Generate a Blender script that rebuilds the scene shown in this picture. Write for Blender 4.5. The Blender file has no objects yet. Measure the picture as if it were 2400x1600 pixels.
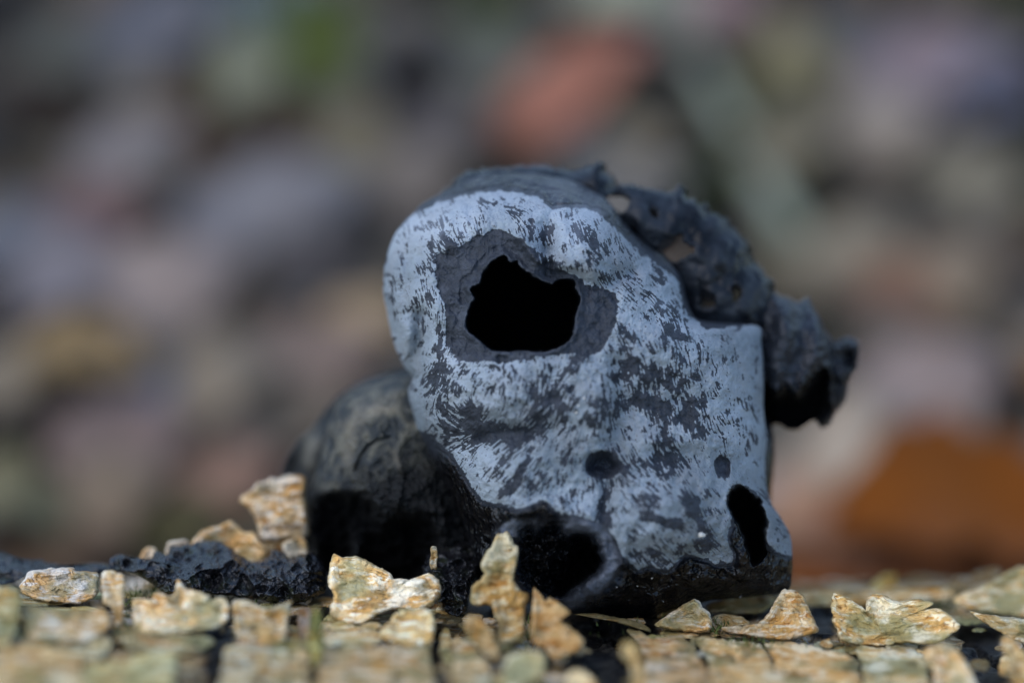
import bpy, math, random
import numpy as np
from mathutils import Vector, Matrix

# ------------------------------------------------------------------ camera, light, exposure (1 unit = 1 cm)
S = bpy.context.scene
S.unit_settings.system = 'METRIC'
S.unit_settings.scale_length = 0.01
COL = S.collection
PITCH = math.radians(22.0)
DIST = 33.0                                   # lens to focus plane
FW = np.array([0, math.cos(PITCH), -math.sin(PITCH)])
UP = np.array([0, math.sin(PITCH), math.cos(PITCH)])
RX = np.array([1.0, 0, 0])
OO = np.array([0, 0, 12.5])                   # point on the fungus the lens looks at
CAM = OO - DIST * FW
cd = bpy.data.cameras.new('camera'); cam = bpy.data.objects.new('camera', cd); COL.objects.link(cam)
cam.location = CAM; cam.rotation_euler = (math.radians(90) - PITCH, 0, 0)
cd.sensor_width = 36; cd.lens = 99.0; cd.clip_start = 0.5; cd.clip_end = 20000
cd.dof.use_dof = True; cd.dof.focus_distance = DIST - 0.45; cd.dof.aperture_fstop = 0.057
S.camera = cam

W = bpy.data.worlds.new('World'); S.world = W; W.use_nodes = True
wn = W.node_tree.nodes; wl = W.node_tree.links
SUN_EL, SUN_AZ = math.radians(52), math.radians(-58)     # azimuth from behind the camera, towards the left
bg = wn.get('Background'); sky = wn.new('ShaderNodeTexSky')
sky.sky_type = 'NISHITA'; sky.sun_disc = False; sky.sun_elevation = SUN_EL
sky.sun_rotation = math.radians(180) - SUN_AZ
sky.air_density = 1.0; sky.dust_density = 0.8; sky.ozone_density = 1.0
wl.new(sky.outputs[0], bg.inputs[0]); bg.inputs[1].default_value = 0.14
sd = bpy.data.lights.new('sun', 'SUN'); sun = bpy.data.objects.new('sun', sd); COL.objects.link(sun)
sd.energy = 0.6; sd.angle = math.radians(80); sd.color = (1.0, 0.95, 0.88)
sv = Vector((math.cos(SUN_EL) * math.sin(SUN_AZ), -math.cos(SUN_EL) * math.cos(SUN_AZ), math.sin(SUN_EL)))
sun.rotation_euler = sv.to_track_quat('Z', 'Y').to_euler()
S.view_settings.view_transform = 'Standard'; S.view_settings.look = 'None'
S.view_settings.exposure = 1.0; S.view_settings.gamma = 1.0
S.cycles.use_denoising = True
S.cycles.max_bounces = 6

# ------------------------------------------------------------------ helpers
rng = random.Random(5)
PX = 0.005
def P(px, py, d):
    """pixel of the 2400x1600 photograph + depth behind the focus plane (cm) -> point in the place"""
    px, py, d = np.broadcast_arrays(np.asarray(px, float), np.asarray(py, float), np.asarray(d, float))
    D = DIST + d
    x = (px - 1200) * PX * D / DIST; v = (800 - py) * PX * D / DIST
    return CAM + D[..., None] * FW + x[..., None] * RX + v[..., None] * UP

def _hash(ix, iy, iz, seed):
    h = (ix.astype(np.int64) * 374761393 + iy.astype(np.int64) * 668265263 + iz.astype(np.int64) * 2147483647 + seed * 1442695041) & 0x7fffffff
    h = ((h ^ (h >> 13)) * 1274126177) & 0x7fffffff
    h = (h ^ (h >> 16)) & 0xffffff
    return h / float(0xffffff)
def vn2(x, y, seed=0):
    ix = np.floor(x); iy = np.floor(y); fx = x - ix; fy = y - iy
    fx = fx * fx * (3 - 2 * fx); fy = fy * fy * (3 - 2 * fy); z = np.zeros_like(ix)
    a = _hash(ix, iy, z, seed); b = _hash(ix + 1, iy, z, seed); c = _hash(ix, iy + 1, z, seed); d = _hash(ix + 1, iy + 1, z, seed)
    return (a + (b - a) * fx) * (1 - fy) + (c + (d - c) * fx) * fy
def fbm(x, y, sc, octv=4, seed=0, gain=0.5):
    """-1..1"""
    x = np.asarray(x, float) / sc; y = np.asarray(y, float) / sc
    s = 0; a = 1; tot = 0
    for o in range(octv):
        s = s + a * (vn2(x + 17.3 * o, y - 9.1 * o, seed + o) * 2 - 1); tot += a
        c, n = 1.62, 1.18
        x, y = x * c - y * n, x * n + y * c
        a *= gain
    return s / tot
def ridge(x, y, sc, octv=3, seed=0):
    x = np.asarray(x, float) / sc; y = np.asarray(y, float) / sc
    s = 0; a = 1; tot = 0
    for o in range(octv):
        s = s + a * (1 - np.abs(vn2(x, y, seed + o) * 2 - 1)); tot += a
        x, y = x * 1.62 - y * 1.18, x * 1.18 + y * 1.62; a *= .55
    return s / tot
def terr(q):
    f = np.floor(q); return f + sstep(.78, 1.0, q - f)
def sstep(a, b, x):
    t = np.clip((x - a) / (b - a), 0, 1); return t * t * (3 - 2 * t)
def gauss(px, py, cx, cy, rx, ry=None, rot=0):
    ry = ry or rx; r = math.radians(rot); c, s = math.cos(r), math.sin(r)
    u = (px - cx) * c + (py - cy) * s; v = -(px - cx) * s + (py - cy) * c
    return np.exp(-(u / rx) ** 2 - (v / ry) ** 2)
def seg_dist(px, py, pts):
    best = np.full(np.shape(px), 1e9)
    for (x0, y0), (x1, y1) in zip(pts[:-1], pts[1:]):
        dx, dy = x1 - x0, y1 - y0; L = dx * dx + dy * dy
        t = np.clip(((px - x0) * dx + (py - y0) * dy) / L, 0, 1)
        best = np.minimum(best, np.hypot(px - x0 - t * dx, py - y0 - t * dy))
    return best
def smooth_poly(pts, k=5):
    p = np.array(pts, float); n = len(p); out = []
    for i in range(n):
        a, b, c, d = p[i - 1], p[i], p[(i + 1) % n], p[(i + 2) % n]
        for j in range(k):
            t = j / k
            out.append(0.5 * (2 * b + (c - a) * t + (2 * a - 5 * b + 4 * c - d) * t * t + (3 * b - a - 3 * c + d) * t ** 3))
    return np.array(out)
def sdf(px, py, poly):
    """signed pixel distance, negative inside"""
    poly = np.asarray(poly, float); sh = np.shape(px); x = np.ravel(px); y = np.ravel(py)
    m = 60; lo = poly.min(0) - m; hi = poly.max(0) + m
    out = np.full(x.shape, 1e3)
    k = np.where((x > lo[0]) & (x < hi[0]) & (y > lo[1]) & (y < hi[1]))[0]
    if len(k):
        xx, yy = x[k], y[k]; best = np.full(xx.shape, 1e9); ins = np.zeros(xx.shape, bool)
        q = np.roll(poly, -1, 0)
        for (x0, y0), (x1, y1) in zip(poly, q):
            dx, dy = x1 - x0, y1 - y0; L = dx * dx + dy * dy + 1e-9
            t = np.clip(((xx - x0) * dx + (yy - y0) * dy) / L, 0, 1)
            best = np.minimum(best, (xx - x0 - t * dx) ** 2 + (yy - y0 - t * dy) ** 2)
            c = (y0 > yy) != (y1 > yy)
            with np.errstate(divide='ignore', invalid='ignore'):
                c &= xx < (x1 - x0) * (yy - y0) / (y1 - y0 + 1e-12) + x0
            ins ^= c
        best = np.sqrt(best); out[k] = np.where(ins, -best, best)
    return out.reshape(sh)

def mesh_np(name, V, quads=None, tris=None, attrs=None, mat=None, smooth=True):
    me = bpy.data.meshes.new(name)
    V = np.asarray(V, np.float32); me.vertices.add(len(V)); me.vertices.foreach_set('co', V.ravel())
    nq = 0 if quads is None else len(quads); nt = 0 if tris is None else len(tris)
    loops = np.concatenate(([np.asarray(quads, np.int32).ravel()] if nq else []) + ([np.asarray(tris, np.int32).ravel()] if nt else []))
    me.loops.add(len(loops)); me.loops.foreach_set('vertex_index', loops)
    tot = np.concatenate((np.full(nq, 4, np.int32), np.full(nt, 3, np.int32)))
    st = np.concatenate(([0], np.cumsum(tot)[:-1])).astype(np.int32)
    me.polygons.add(nq + nt); me.polygons.foreach_set('loop_start', st); me.polygons.foreach_set('loop_total', tot)
    me.polygons.foreach_set('use_smooth', np.full(nq + nt, smooth, bool))
    me.update(calc_edges=True); me.validate()
    for k, v in (attrs or {}).items():
        a = me.attributes.new(k, 'FLOAT', 'POINT'); a.data.foreach_set('value', np.asarray(v, np.float32))
    if mat: me.materials.append(mat)
    return me
def link(name, me, parent=None, loc=None):
    o = bpy.data.objects.new(name, me); COL.objects.link(o)
    if parent is not None: o.parent = parent
    if loc is not None: o.location = loc
    return o
def tag(o, label=None, cat=None, group=None, kind=None):
    for k, v in (('label', label), ('category', cat), ('group', group), ('kind', kind)):
        if v: o[k] = v
    return o
def thing(name, loc, label, cat, group=None):
    o = bpy.data.objects.new(name, None); COL.objects.link(o); o.location = loc; o.empty_display_size = 0.5
    return tag(o, label, cat, group)
def mesh_obj(name, V, quads, tris, mat, parent=None, attrs=None, smooth=True):
    """vertices given in world space; origin = the parent's base, or the piece's own base"""
    V = np.asarray(V)
    if parent is not None: base = np.array(parent.location)
    else: base = np.array([V[:, 0].mean(), V[:, 1].mean(), V[:, 2].min()])
    me = mesh_np(name, V - base, quads, tris, attrs, mat, smooth)
    return link(name, me, parent, None if parent is not None else base)

def blob(name, poly, c, deq, Tf, Tb, mat, parent=None, N=160, Mf=22, Mb=8, pf=(2.2, .55), pb=(2.0, .5), dfun=None,
         attrs=None, edge=(0, 30, 1), k=5):
    """a closed solid whose outline, seen from the photograph's side, is poly; deq(px,py) is the depth of its rim,
    Tf / Tb how far it swells to the front and to the back (cm)"""
    sp = smooth_poly(poly, k) if k > 1 else np.array(poly, float)
    ph = np.linspace(0, 2 * np.pi, N, endpoint=False); cx, cy = c
    ux, uy = np.cos(ph), np.sin(ph)
    R = np.zeros(N); q = np.roll(sp, -1, 0)
    for (x0, y0), (x1, y1) in zip(sp, q):
        ex, ey = x1 - x0, y1 - y0; den = ux * ey - uy * ex
        with np.errstate(divide='ignore', invalid='ignore'):
            r = ((x0 - cx) * ey - (y0 - cy) * ex) / den
            t = ((x0 - cx) * uy - (y0 - cy) * ux) / den
        ok = (r > 0) & (t >= -1e-6) & (t <= 1 + 1e-6) & np.isfinite(r)
        R = np.where(ok & (r > R), r, R)
    bad = R <= 0
    if bad.any(): R[bad] = np.interp(ph[bad], ph[~bad], R[~bad], period=2 * np.pi)
    if edge[0]:
        R = R + edge[0] * fbm(cx + R * ux, cy + R * uy, edge[1], 3, edge[2])
    dq = deq if callable(deq) else (lambda x, y: np.full(np.shape(x), float(deq)))
    sf = np.arange(1, Mf + 1) / Mf; tf = 1 - (1 - sf) ** 1.25
    tb = 1 - (np.arange(1, Mb + 1) / (Mb + 1)) ** 1.0
    pad = N // 12; kern = np.hanning(2 * pad + 1); kern /= kern.sum(); Rs = np.convolve(np.concatenate((R[-pad:], R, R[:pad])), kern, 'valid')
    def ring(t, front):
        t = t[:, None]; te = np.clip(t * (1 + (R / Rs - 1) * (1 - t ** 8)), 0, 1); x = cx + t * R * ux; y = cy + t * R * uy
        if front:
            d = dq(x, y) - Tf * np.clip(1 - te ** pf[0], 0, 1) ** pf[1]
            if dfun is not None: d = d + dfun(x, y) * (1 - t ** 14)
        else: d = dq(x, y) + Tb * np.clip(1 - t ** pb[0], 0, 1) ** pb[1]
        return x, y, d
    xf, yf, df = ring(tf, True); xb, yb, db = ring(tb, False)
    pf_x = np.array([[cx]]); pf_y = np.array([[cy]])
    d0 = dq(pf_x, pf_y) - Tf + (dfun(pf_x, pf_y) if dfun is not None else 0); d1 = dq(pf_x, pf_y) + Tb
    X = np.concatenate((xf.ravel(), xb.ravel(), [cx, cx])); Y = np.concatenate((yf.ravel(), yb.ravel(), [cy, cy]))
    Dd = np.concatenate((df.ravel(), db.ravel(), np.ravel(d0), np.ravel(d1)))
    V = P(X, Y, Dd)
    M = Mf + Mb; i = np.arange(N); j = (i + 1) % N
    quads = np.concatenate([np.stack((r * N + i, r * N + j, (r + 1) * N + j, (r + 1) * N + i), 1) for r in range(M - 1)])
    nf, nb = M * N, M * N + 1
    tris = np.concatenate((np.stack((np.full(N, nf), j, i), 1), np.stack((np.full(N, nb), (M - 1) * N + i, (M - 1) * N + j), 1)))
    at = {}
    tt = np.concatenate((np.repeat(tf, N), np.repeat(1.0 + (1 - tb), N), [0, 2])); at['rim'] = tt
    if attrs: 
        front = np.concatenate((np.ones(Mf * N), np.zeros(Mb * N), [1, 0]))
        at.update(attrs(X, Y, front))
    return mesh_obj(name, V, quads, tris, mat, parent, at)

# ------------------------------------------------------------------ node materials
def new_mat(name):
    m = bpy.data.materials.new(name); m.use_nodes = True
    nt = m.node_tree; b = nt.nodes.get('Principled BSDF'); return m, nt, b
class NT:
    def __init__(s, nt): s.nt = nt; s.n = nt.nodes; s.l = nt.links
    def put(s, sock, v):
        if hasattr(v, 'is_output') or isinstance(v, bpy.types.NodeSocket): s.l.new(v, sock)
        else: sock.default_value = v if not (isinstance(v, tuple) and len(v) == 3 and sock.type == 'RGBA') else (*v, 1)
    def coord(s, out='Object'): return s.n.new('ShaderNodeTexCoord').outputs[out]
    def attr(s, name): a = s.n.new('ShaderNodeAttribute'); a.attribute_name = name; return a.outputs['Fac']
    def noise(s, sc, det=4, rough=.55, vec=None, dist=0.0):
        a = s.n.new('ShaderNodeTexNoise'); a.inputs['Scale'].default_value = sc; a.inputs['Detail'].default_value = det
        a.inputs['Roughness'].default_value = rough; a.inputs['Distortion'].default_value = dist
        s.l.new(vec if vec is not None else s.coord(), a.inputs['Vector']); return a.outputs['Fac']
    def voro(s, sc, vec=None, feat='F1'):
        a = s.n.new('ShaderNodeTexVoronoi'); a.feature = feat; a.inputs['Scale'].default_value = sc
        s.l.new(vec if vec is not None else s.coord(), a.inputs['Vector']); return a.outputs['Distance']
    def math(s, op, a, b=0.0, c=0.0):
        m = s.n.new('ShaderNodeMath'); m.operation = op
        for i, v in enumerate((a, b, c)): s.put(m.inputs[i], v)
        return m.outputs[0]
    def ramp(s, f, a, b, lo=0.0, hi=1.0):
        m = s.n.new('ShaderNodeMapRange'); m.interpolation_type = 'SMOOTHSTEP'
        s.put(m.inputs[0], f); m.inputs[1].default_value = a; m.inputs[2].default_value = b
        m.inputs[3].default_value = lo; m.inputs[4].default_value = hi; return m.outputs[0]
    def mix(s, f, a, b, mode='MIX'):
        m = s.n.new('ShaderNodeMix'); m.data_type = 'RGBA'; m.blend_type = mode
        s.put(m.inputs[0], f); s.put(m.inputs[6], a); s.put(m.inputs[7], b); return m.outputs[2]
    def bump(s, h, dist, strength=1.0, prev=None):
        b = s.n.new('ShaderNodeBump'); b.inputs['Distance'].default_value = dist; b.inputs['Strength'].default_value = strength
        s.l.new(h, b.inputs['Height'])
        if prev is not None: s.l.new(prev, b.inputs['Normal'])
        return b.outputs[0]
    def rand(s): return s.n.new('ShaderNodeObjectInfo').outputs['Random']
    def ocol(s): return s.n.new('ShaderNodeObjectInfo').outputs['Color']

def mat_fungus():
    m, nt, b = new_mat('grey_fungus_skin'); t = NT(nt)
    pale, wet, tone, deep = t.attr('pale'), t.attr('wet'), t.attr('tone'), t.attr('deep')
    n1 = t.noise(9, 5); n2 = t.noise(45, 3); n3 = t.noise(2.2, 3)
    pc = t.mix(t.ramp(n1, .35, .7), (.148, .197, .226), (.230, .300, .332))
    pc = t.mix(t.ramp(n3, .42, .66, 0, .55), pc, (.225, .235, .24))
    pc = t.mix(tone, t.mix(.55, pc, (.10, .115, .135)), t.mix(.75, pc, (.44, .505, .585)))
    pc = t.mix(t.math('MULTIPLY', t.ramp(t.voro(10), .09, .15, .8, 0), t.ramp(n3, .4, .55)), pc, (.05, .05, .055))
    pc = t.mix(t.math('MULTIPLY', t.ramp(t.noise(22, 5), .56, .66), t.ramp(t.noise(5, 3), .45, .6, .1, .75)), pc, (.085, .09, .10))
    dk = t.mix(t.ramp(n1, .3, .7), (.021, .026, .035), (.040, .048, .064))
    dk = t.mix(t.ramp(tone, .62, 1.0), dk, (.115, .132, .165))
    c = t.mix(t.ramp(t.math('ADD', pale, t.math('MULTIPLY', t.math('SUBTRACT', n2, .5), .35)), .38, .62), dk, pc)
    wc = t.mix(t.ramp(n1, .4, .7), (.0025, .0025, .003), (.007, .007, .0085))
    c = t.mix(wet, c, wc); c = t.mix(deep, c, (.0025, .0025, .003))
    t.put(b.inputs['Base Color'], c)
    r = t.mix(wet, t.mix(pale, (.5,) * 3, (.72,) * 3), t.mix(t.ramp(n1, .4, .6), (.12,) * 3, (.26,) * 3))
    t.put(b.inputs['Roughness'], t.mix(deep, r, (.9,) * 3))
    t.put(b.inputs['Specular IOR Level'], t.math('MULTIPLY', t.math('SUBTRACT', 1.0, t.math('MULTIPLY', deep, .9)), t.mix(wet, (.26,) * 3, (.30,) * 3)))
    h = t.math('ADD', t.math('MULTIPLY', n2, t.ramp(wet, .1, .6, .45, .08)), t.math('MULTIPLY', n1, t.ramp(wet, .1, .6, 1.0, .35)))
    h2 = t.math('MULTIPLY', t.noise(4.2, 3), t.ramp(wet, .3, .9, .5, 5.0))
    t.put(b.inputs['Normal'], t.bump(t.math('ADD', h, h2), .05, .85)); return m
def mat_simple(name, ca, cb, rough, sc, bump, bsc=None, cc=None, spec=.5, r2=None):
    m, nt, b = new_mat(name); t = NT(nt)
    n = t.noise(sc, 5); n2 = t.noise(bsc or sc * 4, 5)
    c = t.mix(t.ramp(n, .35, .68), ca, cb)
    if cc: c = t.mix(t.ramp(t.noise(sc * .45, 3), .52, .7), c, cc)
    t.put(b.inputs['Base Color'], c)
    if r2 is None: b.inputs['Roughness'].default_value = rough
    else: t.put(b.inputs['Roughness'], t.ramp(n2, .35, .65, rough, r2))
    b.inputs['Specular IOR Level'].default_value = spec
    if bump: t.put(b.inputs['Normal'], t.bump(n2, bump, .8))
    return m
def mat_ball():
    m, nt, b = new_mat('wet_brown_fungus_skin'); t = NT(nt)
    wet, deep, streak = t.attr('wet'), t.attr('deep'), t.attr('tone')
    n1 = t.noise(5, 5); n2 = t.noise(16, 5)
    c = t.mix(t.ramp(n1, .4, .65), (.026, .032, .036), (.13, .125, .098))
    c = t.mix(streak, c, (.25, .22, .165))
    c = t.mix(wet, c, t.mix(t.ramp(n2, .45, .7), (.003, .0035, .004), (.014, .016, .017)))
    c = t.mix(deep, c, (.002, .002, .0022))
    t.put(b.inputs['Base Color'], c)
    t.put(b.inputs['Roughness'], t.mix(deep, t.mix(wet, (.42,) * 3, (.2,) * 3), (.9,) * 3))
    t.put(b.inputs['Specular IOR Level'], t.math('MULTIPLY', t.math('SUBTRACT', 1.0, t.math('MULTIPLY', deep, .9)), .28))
    t.put(b.inputs['Normal'], t.bump(t.math('ADD', n2, t.math('MULTIPLY', n1, 1.6)), .085, .9)); return m
def mat_bark():
    m, nt, b = new_mat('flaking_bark'); t = NT(nt)
    rim, rnd = t.attr('rim'), t.rand(); oc = t.ocol()
    mp = t.n.new('ShaderNodeMapping'); t.l.new(t.coord(), mp.inputs['Vector']); mp.inputs['Scale'].default_value = (.42, 1.2, 1.2)
    vv = mp.outputs[0]
    big = t.noise(1.4, 3); lo = t.noise(1.7, 2, vec=vv); n1 = t.noise(4.0, 5, vec=vv); n2 = t.noise(11, 5, vec=vv); n3 = t.noise(40, 4)
    # thin layers end one above the other towards the edge of a plate: rows of wavy lines
    lv = t.math('ADD', t.math('MULTIPLY', rim, 2.4), t.math('ADD', t.math('MULTIPLY', lo, 5.5), t.math('MULTIPLY', n1, 2.2)))
    line = t.math('PINGPONG', lv, .2)
    lm = t.ramp(line, .02, .09, 1, 0)
    c = t.mix(t.ramp(n1, .40, .60), (.70, .53, .30), (.62, .37, .13))
    c = t.mix(t.ramp(n2, .50, .60), c, (.86, .79, .65))
    c = t.mix(t.ramp(t.noise(6.0, 4, vec=vv), .57, .66), c, (.50, .26, .08))
    c = t.mix(t.math('MULTIPLY', lm, t.math('MULTIPLY', t.ramp(n1, .42, .58, .0, .75), t.ramp(rim, .35, .9, .22, 1))), c, (.22, .10, .035))
    c = t.mix(t.ramp(t.voro(7), .03, .06, .85, 0), c, (.05, .04, .03))
    side = t.ramp(rim, .93, 1.03)
    c = t.mix(t.math('MULTIPLY', side, .75), c, t.mix(n2, (.09, .085, .05), (.24, .20, .12)))
    c = t.mix(t.ramp(big, .48, .64, 0, .85), c, (.27, .255, .135))
    c = t.mix(t.ramp(t.noise(1.9, 4), .55, .66, 0, .8), c, (.80, .77, .68))
    c = t.mix(t.ramp(t.noise(2.6, 5), .56, .68, 0, .7), c, (.20, .165, .09))
    c = t.mix(1.0, c, oc, 'MULTIPLY')
    dkm = t.attr('dark'); c = t.mix(dkm, c, t.mix(t.ramp(n2, .4, .7), (.006, .006, .007), (.045, .043, .036)))
    t.put(b.inputs['Specular IOR Level'], .18)
    t.put(b.inputs['Roughness'], t.math('SUBTRACT', .64, t.math('MULTIPLY', dkm, .26)))
    t.put(b.inputs['Base Color'], c)
    h = t.math('ADD', t.math('MULTIPLY', t.ramp(line, 0, .10), .22), t.math('ADD', t.math('MULTIPLY', n2, 1.3), t.math('MULTIPLY', n3, .5)))
    t.put(b.inputs['Normal'], t.bump(h, .045, .9)); return m
def mat_leaf():
    m, nt, b = new_mat('dead_leaf'); t = NT(nt); oc = t.ocol()
    u = t.coord('Generated')
    n = t.noise(3, 4, vec=u)
    c = t.mix(t.ramp(n, .3, .7, 0, .5), oc, t.mix(1.0, oc, (.55, .5, .48), 'MULTIPLY'))
    t.put(b.inputs['Base Color'], c); b.inputs['Roughness'].default_value = .6; b.inputs['Specular IOR Level'].default_value = .12
    return m
MF = mat_fungus(); MB = mat_ball(); MBARK = mat_bark(); MLEAF = mat_leaf()
MCHAR = mat_simple('wet_black_crumbs', (.0025, .0025, .003), (.014, .014, .017), .12, 9, .03, 16, (.020, .025, .012), .6, .32)
def mat_crust():
    m, nt, b = new_mat('slate_fungus_crust'); t = NT(nt); n = t.noise(3.0, 4); r = t.attr('rim')
    c = t.mix(t.ramp(n, .35, .65), (.004, .005, .007), (.021, .026, .034)); c = t.mix(r, c, (.002, .002, .0025))
    t.put(b.inputs['Base Color'], c); t.put(b.inputs['Roughness'], t.ramp(n, .35, .65, .26, .42)); b.inputs['Specular IOR Level'].default_value = .2
    t.put(b.inputs['Normal'], t.bump(t.noise(5, 3), .04, .8)); return m
MCRUST = mat_crust()
MRIM = mat_simple('black_rim_skin', (.002, .002, .0024), (.008, .008, .0095), .35, 7, .05, 18, None, .3)
MCORE = mat_simple('wet_dark_inner_bark', (.008, .008, .009), (.05, .047, .040), .4, 4, .09, 12, (.10, .10, .055))
MSOIL = mat_simple('forest_soil', (.012, .010, .008), (.045, .036, .028), .85, .8, .25, 3)
MGREEN = mat_simple('green_blade', (.12, .15, .035), (.22, .25, .07), .5, 3, 0)
MMOSS = mat_simple('moss_green', (.05, .08, .012), (.14, .17, .035), .7, 6, 0)
MTWIG = mat_simple('grey_green_twig', (.22, .25, .18), (.34, .36, .27), .7, 2, .05)
MGRAIN = mat_simple('pale_grain', (.55, .53, .48), (.75, .73, .68), .35, 12, 0)

# ------------------------------------------------------------------ the setting: ground
def ground_z(x, y):
    x = np.asarray(x, float); y = np.asarray(y, float)
    base = np.where(y > 12, (y - 12) * 0.20, 0.0)
    base = np.minimum(base, 22 + 0 * y)
    r = np.clip(1 - np.hypot(x, y) / 400, .15, 1)
    return base + .9 * fbm(x, y, 14, 3, 31) * r + .25 * fbm(x, y, 3, 2, 33) * r
def graded(lo, hi, n, c, p=2.6):
    u = np.linspace(-1, 1, n); a = np.sign(u) * np.abs(u) ** p
    return np.where(a < 0, c + a * (c - lo), c + a * (hi - c))
gx = graded(-9000, 9000, 260, 0, 4.5); gy = graded(-9000, 9000, 300, 35, 4.5)
GX, GY = np.meshgrid(gx, gy); GZ = ground_z(GX, GY)
ni, nj = GX.shape; idx = np.arange(ni * nj).reshape(ni, nj)
Q = np.stack((idx[:-1, :-1], idx[:-1, 1:], idx[1:, 1:], idx[1:, :-1]), -1).reshape(-1, 4)
go = mesh_obj('ground', np.stack((GX, GY, GZ), -1).reshape(-1, 3), Q, None, MSOIL); tag(go, kind='structure')
def ground_hit(px, py, lift=0.0):
    a = CAM; r = P(px, py, 0.0) - CAM; t = 1.0
    for _ in range(60):
        p = a + r * t; g = float(ground_z(p[0], p[1])) + lift; t += (p[2] - g) / (-r[2]) * .8
    return a + r * t

# ------------------------------------------------------------------ the log
LR = 28.0; LY, LZ = -9.0, OO[2] - 29.86
_y, _r = math.radians(10.0), math.radians(5.5)         # the log lies a little askew: its left end is nearer and higher
LROT = np.array([[math.cos(_y), -math.sin(_y), 0], [math.sin(_y), math.cos(_y), 0], [0, 0, 1]]) @ np.array([[math.cos(_r), 0, math.sin(_r)], [0, 1, 0], [-math.sin(_r), 0, math.cos(_r)]])
LC = np.array([0, LY, LZ])
def d_log(px, py, lift=0.0):
    px, py = np.broadcast_arrays(np.asarray(px, float), np.asarray(py, float))
    r = ((P(px, py, 0.0) - CAM) / DIST) @ LROT
    oo_ = LROT.T @ (CAM - LC); oy, oz = oo_[1], oo_[2]
    a = r[..., 1] ** 2 + r[..., 2] ** 2; bb = oy * r[..., 1] + oz * r[..., 2]; c = oy * oy + oz * oz - (LR + lift) ** 2
    disc = np.maximum(bb * bb - a * c, 0)
    return (-bb - np.sqrt(disc)) / a - DIST
def core_bump(x, s):
    """layers of bark broken into steps, with cracks that run round the log; also the crack mask and the layer edge"""
    xw = x + .35 * fbm(x, s, 2.2, 3, 70); q = 2.6 * fbm(xw, 1.25 * s, 1.5, 4, 71) + .5 * fbm(xw * .4, s * 2.2, .9, 3, 72)
    st = terr(q); fr = q - np.floor(q)
    cell = xw / 1.05 + .35 * fbm(s * 0, s, 4, 2, 73); cd_ = np.abs(cell - np.round(cell)) * 1.05
    crack = sstep(.13, .02, cd_ + .05 * fbm(x, s, .5, 2, 74)) * sstep(-.35, .15, fbm(x, s, 2.6, 2, 78))
    b = .085 * st + .035 * fbm(x, s, .35, 3, 75) + .03 * (ridge(x, s, .22, 2, 76) - .6) - .22 * crack - .12
    return b, np.clip(crack + .8 * sstep(.16, .0, fr) * (fr > .02), 0, 1), .35 + .65 * sstep(.3, .95, fr)
log = thing('birch_log', (0, LY, LZ - LR * .45), 'fallen log with dark wet wood and flaking cream and orange bark under the black fungus', 'log')
LX = 30.0
xs = np.concatenate((np.linspace(-LX, -8, 120)[:-1], np.linspace(-8, 8, 1060), np.linspace(8, LX, 120)[1:]))
th0 = np.linspace(math.radians(-4), math.radians(33), 430)
th1 = np.linspace(math.radians(33), math.radians(356), 150)[1:-1]; th = np.concatenate((th0, th1))
XX, TT = np.meshgrid(xs, th); SS = TT * LR; CB, CRK, RIM = core_bump(XX, SS)
RR = LR + CB * np.where(np.abs(XX) < LX - .2, 1, .2)
V = np.stack((XX, LY + RR * np.sin(TT), LZ + RR * np.cos(TT)), -1).reshape(-1, 3)
nr, nc = XX.shape; idx = np.arange(nr * nc).reshape(nr, nc); nxt = np.roll(idx, -1, 0)
Q = np.stack((idx[:, :-1], nxt[:, :-1], nxt[:, 1:], idx[:, 1:]), -1).reshape(-1, 4)
V = np.concatenate((V, [[-LX, LY, LZ], [LX, LY, LZ]])); V = (V - LC) @ LROT.T + LC; e0, e1 = nr * nc, nr * nc + 1
T = np.concatenate((np.stack((np.full(nr, e0), nxt[:, 0], idx[:, 0]), 1), np.stack((np.full(nr, e1), idx[:, -1], nxt[:, -1]), 1)))
rel = V - CAM; dep = rel @ FW; cpx = 1200 + (rel @ RX) / dep * DIST / PX; cpy = 800 - (rel @ UP) / dep * DIST / PX
BARE = [(1622,1668,1490,1660),(732,762,1440,1620),(1006,1034,1440,1620),(234,264,1400,1570),(1740,1830,1558,1612),(2000,2034,1528,1630),(1262,1290,1440,1570),(1330,1540,1430,1625),(2240,2350,1465,1650),(1015,1105,1300,1440),(478,548,1425,1660),(640,770,1320,1402),(-100,50,1330,1372),(1900,1955,1405,1500),(1100,1850,1300,1455),(560,1130,1250,1400),(-200,640,1250,1338)]
dk = np.concatenate((CRK.ravel() * .9, [1, 1]))
for a, b_, c_, d_ in BARE:
    jn = 22 * fbm(cpx, cpy * 2, 40, 3, 79); mx = np.maximum(np.maximum(a - cpx, cpx - b_), np.maximum(c_ - cpy, cpy - d_) * 2) + jn
    dk = np.maximum(dk, sstep(14, -10, mx))
mesh_obj('bark_surface', V, Q, T, MBARK, log, {'rim': np.concatenate((RIM.ravel(), [1, 1])), 'dark': dk})

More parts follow.
